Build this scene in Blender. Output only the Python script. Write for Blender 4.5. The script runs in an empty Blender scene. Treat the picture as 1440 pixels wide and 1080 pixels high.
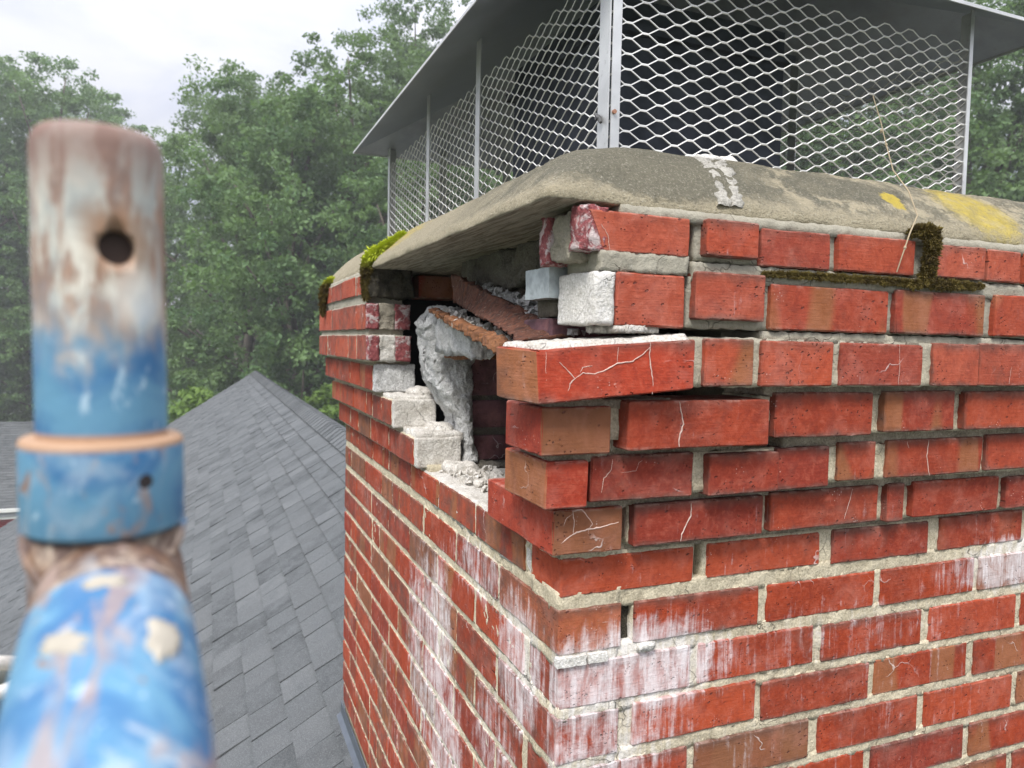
import bpy, bmesh, math, random
import numpy as np
from mathutils import Vector, Matrix, noise
random.seed(7)
sc = bpy.context.scene
COL = sc.collection
R = math.radians

# ------------------------------------------------------------------ camera
CAM = Vector((-0.40101, -0.80664, -0.01660))
cf = Vector((0.37955648, 0.92355236, -0.05466188))
cr = Vector((0.92516783, -0.37896747, 0.02116929))
cu = Vector((0.00116412, 0.05860636, 0.99828049))
cd = bpy.data.cameras.new('camera'); cam = bpy.data.objects.new('camera', cd); COL.objects.link(cam)
m = Matrix((cr, cu, -cf)).transposed().to_4x4(); m.translation = CAM
cam.matrix_world = m
cd.sensor_width = 36; cd.lens = 1048.9 / 1440 * 36
cd.clip_start = 0.01; cd.clip_end = 500
cd.dof.use_dof = True; cd.dof.focus_distance = 1.12; cd.dof.aperture_fstop = 9.5
sc.camera = cam
sc.view_settings.view_transform = 'Standard'; sc.view_settings.look = 'None'
sc.view_settings.exposure = 1.4; sc.view_settings.gamma = 1

# ------------------------------------------------------------------ node helper
class NT:
    def __init__(s, tree): s.t = tree; s.n = tree.nodes; s.l = tree.links
    def node(s, typ, **kw):
        n = s.n.new(typ)
        for k, v in kw.items(): setattr(n, k, v)
        return n
    def put(s, sock, v):
        if v is None: return
        if isinstance(v, bpy.types.NodeSocket): s.l.new(v, sock)
        elif isinstance(v, (tuple, list)) and len(v) == 3 and sock.type == 'RGBA': sock.default_value = (*v, 1)
        else: sock.default_value = v
    def m(s, op, a, b=None, c=None, clamp=False):
        n = s.node('ShaderNodeMath', operation=op, use_clamp=clamp)
        s.put(n.inputs[0], a); s.put(n.inputs[1], b)
        if c is not None: s.put(n.inputs[2], c)
        return n.outputs[0]
    def v(s, op, a, b=None, scale=None):
        n = s.node('ShaderNodeVectorMath', operation=op)
        s.put(n.inputs[0], a)
        if b is not None: s.put(n.inputs[1], b)
        if scale is not None: s.put(n.inputs['Scale'], scale)
        return n.outputs['Value'] if op in ('LENGTH', 'DISTANCE', 'DOT_PRODUCT') else n.outputs[0]
    def mix(s, f, a, b, mode='MIX'):
        n = s.node('ShaderNodeMix', data_type='RGBA', blend_type=mode)
        s.put(n.inputs[0], f); s.put(n.inputs[6], a); s.put(n.inputs[7], b)
        return n.outputs[2]
    def noise(s, vec, scale=5, detail=3, rough=.5, dist=0, out=0):
        n = s.node('ShaderNodeTexNoise')
        s.put(n.inputs['Vector'], vec); n.inputs['Scale'].default_value = scale
        n.inputs['Detail'].default_value = detail; n.inputs['Roughness'].default_value = rough
        n.inputs['Distortion'].default_value = dist
        return n.outputs[out]
    def vor(s, vec, scale=5, feature='F1', rnd=1):
        n = s.node('ShaderNodeTexVoronoi', feature=feature)
        s.put(n.inputs['Vector'], vec); n.inputs['Scale'].default_value = scale; n.inputs['Randomness'].default_value = rnd
        return n.outputs['Distance']
    def step(s, x, a, b, lo=0., hi=1.):
        n = s.node('ShaderNodeMapRange', interpolation_type='SMOOTHSTEP')
        s.put(n.inputs[0], x); s.put(n.inputs[1], a); s.put(n.inputs[2], b); s.put(n.inputs[3], lo); s.put(n.inputs[4], hi)
        return n.outputs[0]
    def pos(s): return s.node('ShaderNodeNewGeometry').outputs['Position']
    def sep(s, vec):
        n = s.node('ShaderNodeSeparateXYZ'); s.put(n.inputs[0], vec); return n.outputs
    def comb(s, x, y, z):
        n = s.node('ShaderNodeCombineXYZ'); s.put(n.inputs[0], x); s.put(n.inputs[1], y); s.put(n.inputs[2], z); return n.outputs[0]
    def blob(s, P, c, r):
        """soft ellipsoid mask 1 inside 0 outside"""
        d = s.v('SUBTRACT', P, c); d = s.v('DIVIDE', d, r); return s.step(s.v('LENGTH', d), 1.0, 0.35)
    def bump(s, h, strength=.5, dist=.002, normal=None):
        n = s.node('ShaderNodeBump'); s.put(n.inputs['Height'], h)
        n.inputs['Strength'].default_value = strength; n.inputs['Distance'].default_value = dist
        if normal is not None: s.put(n.inputs['Normal'], normal)
        return n.outputs[0]
def mat(name):
    M = bpy.data.materials.new(name); M.use_nodes = True
    nt = NT(M.node_tree); b = M.node_tree.nodes['Principled BSDF']
    b.inputs['Specular IOR Level'].default_value = .3
    return M, nt, b
def simple(name, col, rough=.7, metal=0, var=.15, scale=20, bump=0, bscale=200, bdist=.001):
    M, s, b = mat(name); P = s.pos()
    n = s.noise(P, scale, 5, .6)
    c = s.mix(s.step(n, .3, .7), tuple(x * (1 - var) for x in col), tuple(min(1, x * (1 + var)) for x in col))
    s.put(b.inputs['Base Color'], c); b.inputs['Roughness'].default_value = rough; b.inputs['Metallic'].default_value = metal
    if bump: s.put(b.inputs['Normal'], s.bump(s.noise(P, bscale, 4, .6), bump, bdist))
    return M

# ------------------------------------------------------------------ world: bright overcast daylight
SUN_EL, SUN_AZ = R(52), R(222)         # azimuth clockwise from +Y
W = bpy.data.worlds.new('World'); sc.world = W; W.use_nodes = True
s = NT(W.node_tree); bg = W.node_tree.nodes['Background']
sky = s.node('ShaderNodeTexSky', sky_type='NISHITA'); sky.sun_disc = False
sky.sun_elevation = SUN_EL; sky.sun_rotation = SUN_AZ
g = s.node('ShaderNodeTexCoord').outputs['Generated']
gz = s.sep(g)[2]
el = s.m('MAXIMUM', gz, 0.0)
grad = s.m('MULTIPLY_ADD', s.m('POWER', el, 1.6), 13.5, 2.0)                         # overcast sky: zenith brighter than horizon
gx, gy, gzz = s.sep(g)
den = s.m('ADD', el, .25)
cl = s.comb(s.m('DIVIDE', gx, den), s.m('DIVIDE', gy, den), 0.0)
cn = s.noise(cl, 2.3, 6, .55, .4)
cc = s.mix(s.step(cn, .36, .62), (.78, .79, .92), (1.0, .985, 1.02))
cloud = s.v('SCALE', cc, scale=grad)
skc = s.mix(.88, sky.outputs[0], cloud)
s.put(bg.inputs[0], skc); bg.inputs[1].default_value = 0.10
sd = bpy.data.lights.new('sun', 'SUN'); sd.energy = 1.5; sd.angle = R(14); sd.color = (1, .965, .91)
sun = bpy.data.objects.new('sun', sd); COL.objects.link(sun)
dirv = Vector((math.sin(SUN_AZ) * math.cos(SUN_EL), math.cos(SUN_AZ) * math.cos(SUN_EL), math.sin(SUN_EL)))
sun.rotation_euler = dirv.to_track_quat('Z', 'Y').to_euler()

# ------------------------------------------------------------------ object helpers
def tag(o, label=None, cat=None, group=None, kind=None):
    if label: o['label'] = label
    if cat: o['category'] = cat
    if group: o['group'] = group
    if kind: o['kind'] = kind
    return o
def empty(name, loc=(0, 0, 0)):
    o = bpy.data.objects.new(name, None); COL.objects.link(o); o.location = loc; o.empty_display_size = .1; return o
def link(name, me, material=None, parent=None):
    if material and not me.materials: me.materials.append(material)
    o = bpy.data.objects.new(name, me); COL.objects.link(o)
    if parent is not None:
        o.parent = parent
        p = parent; off = Vector()
        while p is not None: off += p.location; p = p.parent
        o.location = -off
    return o
class MB:
    def __init__(s): s.v = []; s.f = []
    def add(s, vs, fs):
        o = len(s.v); s.v += [tuple(x) for x in vs]; s.f += [tuple(i + o for i in q) for q in fs]
    def box(s, lo, hi):
        x0, y0, z0 = lo; x1, y1, z1 = hi
        s.hexa([(x0, y0, z0), (x1, y0, z0), (x1, y1, z0), (x0, y1, z0), (x0, y0, z1), (x1, y0, z1), (x1, y1, z1), (x0, y1, z1)])
    def hexa(s, c): s.add(c, [(3, 2, 1, 0), (4, 5, 6, 7), (0, 1, 5, 4), (1, 2, 6, 5), (2, 3, 7, 6), (3, 0, 4, 7)])
    def tube(s, pts, rad, n=8, cap=True):
        pts = [Vector(p) for p in pts]; rr = rad if isinstance(rad, (list, tuple)) else [rad] * len(pts)
        o = len(s.v); a = None
        for i, p in enumerate(pts):
            t = (pts[min(i + 1, len(pts) - 1)] - pts[max(i - 1, 0)]).normalized()
            if a is None:
                a = t.orthogonal().normalized()
            a = (a - t * a.dot(t)).normalized(); b = t.cross(a)
            for k in range(n):
                q = 2 * math.pi * k / n; s.v.append(tuple(p + (a * math.cos(q) + b * math.sin(q)) * rr[i]))
        for i in range(len(pts) - 1):
            for k in range(n):
                k2 = (k + 1) % n; s.f.append((o + i * n + k, o + i * n + k2, o + (i + 1) * n + k2, o + (i + 1) * n + k))
        if cap:
            s.f.append(tuple(o + k for k in reversed(range(n)))); s.f.append(tuple(o + (len(pts) - 1) * n + k for k in range(n)))
    def mesh(s, name, smooth=False):
        me = bpy.data.meshes.new(name); me.from_pydata(s.v, [], s.f); me.validate(); me.update()
        if smooth: me.shade_smooth()
        return me
    def build(s, name, material, parent=None, smooth=False): return link(name, s.mesh(name, smooth), material, parent)

def N3(p, f, off=0.):
    q = Vector((p[0] * f + off, p[1] * f + off * 1.7, p[2] * f - off)); return noise.noise_vector(q)
def grid_box(U, V, Wn):
    """surface of the unit box with cuts at U,V,W -> (coords, faces)"""
    idx = {}; vs = []; fs = []
    def g(i, j, k):
        if (i, j, k) not in idx: idx[(i, j, k)] = len(vs); vs.append((U[i], V[j], Wn[k]))
        return idx[(i, j, k)]
    a, b, c = len(U) - 1, len(V) - 1, len(Wn) - 1
    for i in range(a):
        for j in range(b):
            fs.append((g(i, j, 0), g(i, j + 1, 0), g(i + 1, j + 1, 0), g(i + 1, j, 0)))
            fs.append((g(i, j, c), g(i + 1, j, c), g(i + 1, j + 1, c), g(i, j + 1, c)))
    for i in range(a):
        for k in range(c):
            fs.append((g(i, 0, k), g(i + 1, 0, k), g(i + 1, 0, k + 1), g(i, 0, k + 1)))
            fs.append((g(i, b, k), g(i, b, k + 1), g(i + 1, b, k + 1), g(i + 1, b, k)))
    for j in range(b):
        for k in range(c):
            fs.append((g(0, j, k), g(0, j, k + 1), g(0, j + 1, k + 1), g(0, j + 1, k)))
            fs.append((g(a, j, k), g(a, j + 1, k), g(a, j + 1, k + 1), g(a, j, k + 1)))
    return vs, fs
def lin(n): return [i / n for i in range(n + 1)]
def rough_box(name, lo, hi, res, amp, freq, material, parent, corners=None, smooth=True, round_=0., off=0., big=0.):
    """a lumpy box (mortar, broken ends, concrete)"""
    L = [hi[i] - lo[i] for i in range(3)]
    cuts = [lin(max(1, min(240, int(L[i] / res)))) for i in range(3)]
    vs, fs = grid_box(*cuts); out = []
    for u in vs:
        if corners:
            p = tri(corners, u)
        else:
            p = Vector((lo[0] + L[0] * u[0], lo[1] + L[1] * u[1], lo[2] + L[2] * u[2]))
        if round_:
            c = [(x - .5) * 2 for x in u]; ex = [max(0, abs(x) - (1 - round_)) / round_ for x in c]
            l = math.sqrt(sum(e * e for e in ex))
            if l > 1:
                for i in range(3):
                    p[i] -= math.copysign(1, c[i]) * ex[i] * (1 - 1 / l) * round_ * L[i] * .5
        d = N3(p, freq, off) * amp + N3(p, freq * 2.7, off) * amp * .5
        if big: d += N3(p, freq * .25, off + 9) * big
        out.append(p + d)
    mb = MB(); mb.add(out, fs); return mb.build(name, material, parent, smooth)
def tri(c, u):
    """c: 8 corners (x0y0z0,x1y0z0,x1y1z0,x0y1z0, same for z1)"""
    x, y, z = u
    b = (c[0] * (1 - x) + c[1] * x) * (1 - y) + (c[3] * (1 - x) + c[2] * x) * y
    t = (c[4] * (1 - x) + c[5] * x) * (1 - y) + (c[7] * (1 - x) + c[6] * x) * y
    return b * (1 - z) + t * z
rb = random.Random(11)
def brick(corners, material, parent, name='brick', chip=1.):
    c = [Vector(p) for p in corners]
    L = ((c[1] - c[0]).length, (c[3] - c[0]).length, (c[4] - c[0]).length)
    e = [min(.25, .0019 / l) for l in L]
    def cuts(l, b, n): return [0, b] + [b + (1 - 2 * b) * i / n for i in range(1, n)] + [1 - b, 1]
    vs, fs = grid_box(cuts(L[0], e[0], max(2, round(L[0] / .012))), cuts(L[1], e[1], max(2, round(L[1] / .018))), cuts(L[2], e[2], 2))
    out = []; seed = rb.random() * 50
    for u in vs:
        w = list(u); ext = [abs(x - .5) > .499 for x in u]; k = sum(ext)
        if k >= 2:
            for i in range(3):
                if ext[i]: w[i] = u[i] + (e[i] * (.36 if k == 2 else .5)) * (1 if u[i] < .5 else -1)
        p = tri(c, w); d = N3(p, 60, seed) * .0007 + N3(p, 14, seed) * .0008
        if k >= 2:
            q = noise.noise(Vector(p) * 55 + Vector((seed, 0, 0)))
            cen = (c[0] + c[6]) / 2
            d += (cen - p).normalized() * max(0, q) * .0030 * chip
            d += N3(p, 160, seed) * .0010 * chip
        out.append(p + d)
    mb = MB(); mb.add(out, fs); o = mb.build(name, material, parent, False); return o
def boxc(x0, x1, y0, y1, z0, z1): return [(x0, y0, z0), (x1, y0, z0), (x1, y1, z0), (x0, y1, z0), (x0, y0, z1), (x1, y0, z1), (x1, y1, z1), (x0, y1, z1)]

# ------------------------------------------------------------------ materials
def efflo(s, P, heavy):
    """white lime bloom that ran down the masonry: returns mask"""
    x, y, z = s.sep(P)
    h = s.m('ADD', x, y)
    v1 = s.comb(s.m('MULTIPLY', h, 95.), s.m('MULTIPLY', x, 8.), s.m('MULTIPLY', z, 7.))
    drips = s.noise(v1, 1, 4, .6, .3)
    v2 = s.comb(s.m('MULTIPLY', h, 260.), s.m('MULTIPLY', x, 8.), s.m('MULTIPLY', z, 16.))
    fine = s.noise(v2, 1, 3, .6, .4)
    zones = [((.10, 0, -.435), (.24, .05, .10), .70), ((.06, 0, -.52), (.2, .05, .13), .5), ((.86, 0, -.36), (.30, .05, .07), .60),
             ((.45, 0, -.43), (.45, .05, .09), .25), ((.70, -.01, -.30), (.18, .05, .05), .16),
             ((0, .60, -.62), (.05, .20, .30), .50), ((0, .50, -.56), (.05, .13, .24), .60), ((0, .44, -.80), (.05, .17, .30), .58), ((0, .12, -.46), (.05, .13, .15), .62), ((0, .22, -.62), (.05, .16, .14), .4),
             ((0, .30, -.38), (.05, .20, .08), .42), ((0, 1.1, -.45), (.05, .3, .12), .22), ((0, .9, -.9), (.05, .25, .35), .22), ((.5, 0, -.56), (.7, .05, .22), .15), ((.3, -.02, -.27), (.5, .08, .1), .12)]
    tot = None
    for c, r_, w in zones:
        b = s.m('MULTIPLY', s.blob(P, c, r_), w); tot = b if tot is None else s.m('MAXIMUM', tot, b)
    lvl = s.m('ADD', s.m('MULTIPLY', s.m('ADD', drips, s.m('MULTIPLY', fine, .5)), .90), s.m('MULTIPLY', tot, .92))
    lvl = s.m('ADD', lvl, s.m('MULTIPLY', s.m('SUBTRACT', s.noise(P, 32, 6, .75, .6), .5), .95))
    mk = s.m('MULTIPLY', s.step(lvl, .88, 1.40), s.step(s.noise(s.v('MULTIPLY', P, (60, 60, 14)), 1, 5, .7, .5), .30, .62, .35, 1.0))
    mk = s.m('MULTIPLY', mk, heavy)
    # hairline veins of lime
    wv = s.v('ADD', P, s.v('SCALE', s.noise(P, 22, 3, .6, 0, 1), scale=.06))
    ve = s.vor(wv, 9, 'DISTANCE_TO_EDGE')
    sp = s.step(s.noise(s.v('ADD', P, (3.1, 1.7, 5.)), 13, 2, .5), .585, .70)
    vm = s.m('MULTIPLY', s.step(ve, .012, .003), sp)
    return mk, vm, drips
def brick_material(name, red=(.315, .045, .014), red2=(.22, .031, .011), tanp=.30, dirty=0., heavy=.9, wholep=.94, tanleft=0., tanfront=0., speck=1.):
    M, s, b = mat(name); P = s.pos()
    oi = s.node('ShaderNodeObjectInfo'); rnd = oi.outputs['Random']
    G = s.node('ShaderNodeTexCoord').outputs['Generated']
    x, y, z = s.sep(P)
    gx, gy, gz = s.sep(G)
    big = s.noise(P, 9, 3, .6); fine = s.noise(P, 210, 3, .7)
    base = s.mix(s.step(big, .32, .68), red, red2)
    base = s.mix(s.m('MULTIPLY', s.step(rnd, .45, 1.0), .6), base, (.19, .024, .017))
    base = s.mix(s.m('MULTIPLY', s.step(s.m('FRACT', s.m('MULTIPLY', rnd, 7.31)), .6, .9), .4), base, (.46, .085, .032))
    base = s.mix(s.m('MULTIPLY', s.step(fine, .40, .75), .22), base, (.52, .13, .08))
    mid = s.noise(P, 75, 4, .7, .5)
    base = s.mix(s.m('MULTIPLY', s.step(mid, .52, .36), .36), base, (.16, .024, .017))
    base = s.mix(s.m('MULTIPLY', s.step(mid, .52, .72), .24), base, (.55, .17, .11))
    # flashed tan bands across the brick
    hv = s.comb(s.m('MULTIPLY_ADD', s.m('ADD', x, y), 13., s.m('MULTIPLY', rnd, 91.)), s.m('MULTIPLY', rnd, 37.), s.m('MULTIPLY', z, 2.5))
    band = s.noise(hv, 1, 1, .4)
    on = s.step(s.m('FRACT', s.m('MULTIPLY', rnd, 13.7)), 1 - tanp, 1 - tanp + .04)
    bm = s.m('MULTIPLY', s.step(band, .50, .56), on)
    tan_ = s.mix(s.step(s.noise(P, 30, 3, .6), .3, .7), (.23, .088, .034), (.30, .125, .06))
    base = s.mix(s.m('MULTIPLY', bm, .85), base, tan_)
    whole = s.step(s.m('FRACT', s.m('MULTIPLY', rnd, 29.3)), wholep, wholep + .01)
    base = s.mix(s.m('MULTIPLY', whole, .85), base, (.20, .085, .042))
    if tanleft or tanfront:
        nrm = s.sep(s.node('ShaderNodeNewGeometry').outputs['True Normal'])
        if tanleft: base = s.mix(s.m('MULTIPLY', s.step(nrm[0], -.5, -.8), tanleft), base, tan_)
        if tanfront: base = s.mix(s.m('MULTIPLY', s.step(nrm[1], -.5, -.8), tanfront), base, s.mix(.35, tan_, (.10, .055, .035)))
    # smoky kiln edges; the dark tops partly paint in shade below each course
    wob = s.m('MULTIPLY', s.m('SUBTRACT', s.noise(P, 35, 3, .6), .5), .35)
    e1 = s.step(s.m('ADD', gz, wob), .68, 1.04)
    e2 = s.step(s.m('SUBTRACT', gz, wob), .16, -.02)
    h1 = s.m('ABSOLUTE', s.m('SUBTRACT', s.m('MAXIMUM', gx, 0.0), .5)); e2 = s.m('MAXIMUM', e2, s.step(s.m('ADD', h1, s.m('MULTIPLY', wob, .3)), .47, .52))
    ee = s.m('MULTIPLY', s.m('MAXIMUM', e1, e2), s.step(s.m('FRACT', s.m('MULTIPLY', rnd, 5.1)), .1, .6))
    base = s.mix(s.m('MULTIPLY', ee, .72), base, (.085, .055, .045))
    soot = s.step(s.noise(s.v('ADD', P, (1.3, 7.7, 2.9)), 11, 5, .7, .6), .50, .74)
    base = s.mix(s.m('MULTIPLY', soot, .42), base, (.10, .052, .040))
    rimw = s.m('MULTIPLY', s.step(s.m('ABSOLUTE', s.m('SUBTRACT', gz, .5)), .40, .50), s.step(s.noise(P, 55, 4, .7), .46, .62))
    base = s.mix(s.m('MULTIPLY', rimw, .34), base, (.50, .36, .30))
    # pits and chips
    pn = s.step(s.noise(P, 34, 2, .5), .54, .66)
    pit = s.m('MULTIPLY', s.step(s.vor(P, 190), .26, .12), pn)
    pit2 = s.m('MULTIPLY', s.step(s.vor(s.comb(s.m('ADD', s.m('MULTIPLY', s.m('ADD', x, y), .7), z), s.m('ADD', z, x), s.m('MULTIPLY', s.m('SUBTRACT', z, s.m('MULTIPLY', x, .6)), 2.6)), 30), .15, .09), s.step(s.noise(P, 16, 1, .5), .50, .56))
    pits = s.m('MAXIMUM', pit, pit2)
    base = s.mix(s.m('MULTIPLY', pits, .75), base, (.10, .03, .025))
    # white flecks
    fl = s.m('MULTIPLY', s.step(s.vor(s.v('ADD', P, (7, 3, 1)), 230), .24, .12), s.step(s.noise(P, 26, 2, .6), .62, .70))
    base = s.mix(s.m('MULTIPLY', fl, .5), base, (.72, .62, .56))
    if False: base = s.mix(s.m('MULTIPLY', s.step(s.noise(P, 12, 4, .6), .3, .7, .5, 1), dirty), base, (.07, .05, .055))
    mk, vm, dr = efflo(s, P, heavy)
    if dirty: base = s.mix(.86, base, s.mix(s.step(s.noise(P, 18, 4, .7), .35, .68), (.060, .036, .046), (.17, .085, .10)))
    # low veil of bloom over everything
    veil = s.m('MULTIPLY', s.step(s.noise(P, 17, 4, .65, .5), .45, .8), .28)
    base = s.mix(s.m('MULTIPLY', veil, .9), base, (.60, .28, .22))
    base = s.mix(s.m('MULTIPLY', mk, .92), base, (.76, .73, .74))
    base = s.mix(s.m('MULTIPLY', vm, .45), base, (.80, .72, .68))
    s.put(b.inputs['Base Color'], base)
    s.put(b.inputs['Roughness'], s.step(fine, .2, .8, .74, .95)); b.inputs['Specular IOR Level'].default_value = .2
    st = s.noise(s.comb(s.m('MULTIPLY', x, 25.), s.m('MULTIPLY', y, 25.), s.m('MULTIPLY', z, 420.)), 1, 2, .5)
    h = s.m('ADD', s.m('MULTIPLY', fine, .35), s.m('MULTIPLY', st, .18))
    h = s.m('ADD', h, s.m('MULTIPLY', s.noise(P, 60, 4, .6), .35))
    h = s.m('SUBTRACT', h, s.m('MULTIPLY', pits, 1.6))
    h = s.m('ADD', h, s.m('MULTIPLY', s.m('ADD', mk, vm), .25))
    s.put(b.inputs['Normal'], s.bump(h, .9, .0026))
    return M
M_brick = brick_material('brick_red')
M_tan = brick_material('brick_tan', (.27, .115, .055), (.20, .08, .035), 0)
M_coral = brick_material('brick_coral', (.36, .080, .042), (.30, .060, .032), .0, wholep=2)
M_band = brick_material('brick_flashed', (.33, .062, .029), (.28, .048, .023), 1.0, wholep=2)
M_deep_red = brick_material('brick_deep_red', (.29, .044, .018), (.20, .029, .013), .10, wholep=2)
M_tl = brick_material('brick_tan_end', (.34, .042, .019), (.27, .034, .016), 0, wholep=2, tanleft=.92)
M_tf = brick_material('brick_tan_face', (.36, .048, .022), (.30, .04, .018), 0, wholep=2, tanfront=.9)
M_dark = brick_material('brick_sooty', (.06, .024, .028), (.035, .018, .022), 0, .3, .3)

def mortar_material(name, c1, c2, damp=.0, eff=.7, bumpd=.003, cracks=.8, age=.5):
    M, s, b = mat(name); P = s.pos()
    n1 = s.noise(P, 26, 5, .65); n2 = s.noise(P, 300, 3, .7)
    c = s.mix(s.step(n1, .3, .7), c1, c2)
    c = s.mix(s.m('MULTIPLY', s.step(n2, .52, .64), .5), c, tuple(min(.9, v * 1.35) for v in c2))
    c = s.mix(s.m('MULTIPLY', s.step(n2, .47, .36), .5), c, tuple(v * .5 for v in c1))
    z = s.sep(P)[2]
    old = s.step(z, -.10, .02)
    c = s.mix(s.m('MULTIPLY', old, age), c, s.mix(n1, (.20, .19, .155), (.36, .345, .29)))
    if damp: c = s.mix(s.m('MULTIPLY', s.step(s.noise(P, 14, 4, .6), .4, .62), damp), c, (.13, .115, .085))
    if eff:
        mk, vm, dr = efflo(s, P, eff); c = s.mix(mk, c, (.78, .76, .74))
    cr_ = s.m('MULTIPLY', s.step(s.vor(s.v('ADD', P, s.v('SCALE', s.noise(P, 40, 2, .5, 0, 1), scale=.03)), 16, 'DISTANCE_TO_EDGE'), .012, .004), s.step(s.noise(P, 9, 1), .5, .6))
    c = s.mix(s.m('MULTIPLY', cr_, cracks), c, (.06, .05, .04))
    s.put(b.inputs['Base Color'], c); b.inputs['Roughness'].default_value = .9
    h = s.m('ADD', s.m('MULTIPLY', n2, .5), s.m('MULTIPLY', s.noise(P, 90, 5, .7), .8)); h = s.m('SUBTRACT', h, cr_)
    s.put(b.inputs['Normal'], s.bump(h, .9, bumpd))
    return M
M_mortar = mortar_material('mortar_cream', (.42, .365, .255), (.57, .51, .375), .12, .8, .003, .35, .8)
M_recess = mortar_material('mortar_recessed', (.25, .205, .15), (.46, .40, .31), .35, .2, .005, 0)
M_white = mortar_material('mortar_pale', (.58, .56, .51), (.72, .70, .66), 0, 0, .004, .0, .15)
M_parge = mortar_material('parging_grey', (.42, .42, .41), (.66, .66, .65), .16, 0, .008, 0, .1)
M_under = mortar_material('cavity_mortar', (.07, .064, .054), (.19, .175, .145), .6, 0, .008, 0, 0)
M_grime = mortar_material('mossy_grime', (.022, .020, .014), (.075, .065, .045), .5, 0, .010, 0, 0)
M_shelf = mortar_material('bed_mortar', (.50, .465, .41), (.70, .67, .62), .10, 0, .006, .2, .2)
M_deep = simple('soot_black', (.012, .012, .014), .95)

def crown_material():
    M, s, b = mat('crown_concrete'); P = s.pos(); x, y, z = s.sep(P)
    n1 = s.noise(P, 7, 5, .65, .4); n2 = s.noise(P, 300, 3, .85); n3 = s.noise(P, 60, 4, .7)
    left = s.step(s.m('SUBTRACT', y, x), .10, .50)
    dz_ = s.m('MAXIMUM', s.blob(P, (.10, -.02, .20), (.16, .16, .075)), s.blob(P, (.42, -.01, .205), (.16, .08, .035)))
    dark = s.mix(n3, (.085, .080, .056), (.155, .145, .105)); lite = s.mix(n3, (.27, .235, .155), (.42, .37, .26))
    f = s.step(n1, .40, .60)
    rim = s.step(s.m('ADD', z, s.m('MULTIPLY', n3, .05)), .205, .175)
    f = s.m('MAXIMUM', s.m('MULTIPLY', f, .45), s.m('MULTIPLY', rim, .95))
    f = s.m('MAXIMUM', f, s.m('MULTIPLY', s.step(s.m('SUBTRACT', x, s.m('MULTIPLY', n1, .3)), .10, .2), s.step(s.noise(P, 28, 5, .7), .42, .6)))
    f = s.m('MAXIMUM', f, s.m('MULTIPLY', left, .8))
    f = s.m('MULTIPLY', f, s.m('SUBTRACT', 1.0, s.m('MULTIPLY', s.step(s.m('ADD', dz_, s.m('MULTIPLY', s.m('SUBTRACT', n3, .5), .9)), .25, .6), .85)))
    c = s.mix(f, dark, lite)
    c = s.mix(s.m('MULTIPLY', s.step(n2, .54, .66), .42), c, (.50, .47, .38))
    c = s.mix(s.m('MULTIPLY', s.step(n2, .46, .36), .4), c, (.05, .045, .035))
    # yellow lichen
    l1 = s.blob(P, (.665, -.02, .195), (.10, .12, .10)); l2 = s.blob(P, (-.02, .80, .21), (.09, .26, .07)); l3 = s.blob(P, (.49, -.02, .19), (.03, .05, .03))
    lc = s.noise(P, 75, 5, .75)
    lm = s.m('MAXIMUM', s.m('MULTIPLY', s.step(s.m('ADD', lc, s.m('MULTIPLY', l1, .40)), .50, 1.10), s.step(l1, 0., .5)), s.m('MULTIPLY', s.step(s.m('ADD', lc, s.m('MULTIPLY', l2, .22)), .62, .78), s.m('MULTIPLY', s.step(l2, 0., .3), .75)))
    lm = s.m('MAXIMUM', lm, s.m('MULTIPLY', s.step(s.m('ADD', lc, s.m('MULTIPLY', l3, .3)), .62, .78), s.step(l3, 0., .2)))
    c = s.mix(s.m('MULTIPLY', lm, .9), c, s.mix(n3, (.34, .26, .035), (.58, .45, .07)))
    # board marked underside
    geo = s.node('ShaderNodeNewGeometry'); nz = s.sep(geo.outputs['True Normal'])[2]
    und = s.step(nz, -.5, -.8)
    wd = s.noise(s.comb(s.m('MULTIPLY', x, 120.), s.m('MULTIPLY', y, 8.), 0.0), 1, 4, .7, .8)
    c = s.mix(und, c, s.mix(s.step(wd, .38, .62), (.26, .225, .165), (.56, .50, .39)))
    s.put(b.inputs['Base Color'], c); b.inputs['Roughness'].default_value = .93
    h = s.m('ADD', s.m('MULTIPLY', n2, .8), s.m('MULTIPLY', s.noise(P, 140, 5, .75), .8))
    h = s.m('ADD', h, s.m('MULTIPLY', s.m('MULTIPLY', wd, und), .6))
    s.put(b.inputs['Normal'], s.bump(h, 1., .0045))
    return M
M_crown = crown_material()

def galv(name, col, rough=.45, metal=.55):
    M, s, b = mat(name); P = s.pos()
    n = s.noise(P, 16, 4, .6, .3); n2 = s.noise(P, 120, 3, .6)
    c = s.mix(s.step(n, .3, .7), tuple(v * .8 for v in col), col)
    c = s.mix(s.m('MULTIPLY', s.step(n2, .62, .74), .35), c, (.25, .24, .22))
    s.put(b.inputs['Base Color'], c); s.put(b.inputs['Roughness'], s.step(n, .2, .8, rough - .08, rough + .12)); b.inputs['Metallic'].default_value = metal
    s.put(b.inputs['Normal'], s.bump(s.noise(P, 5, 2, .5), .25, .02))
    return M
M_galv = galv('galvanised_steel', (.66, .67, .67))
M_mesh = galv('mesh_steel', (.74, .74, .72), .5, .3)
M_lid = galv('lid_sheet', (.36, .39, .43), .42, .45)
M_flue = simple('flue_dark', (.055, .062, .080), .75, 0, .3)

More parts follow.
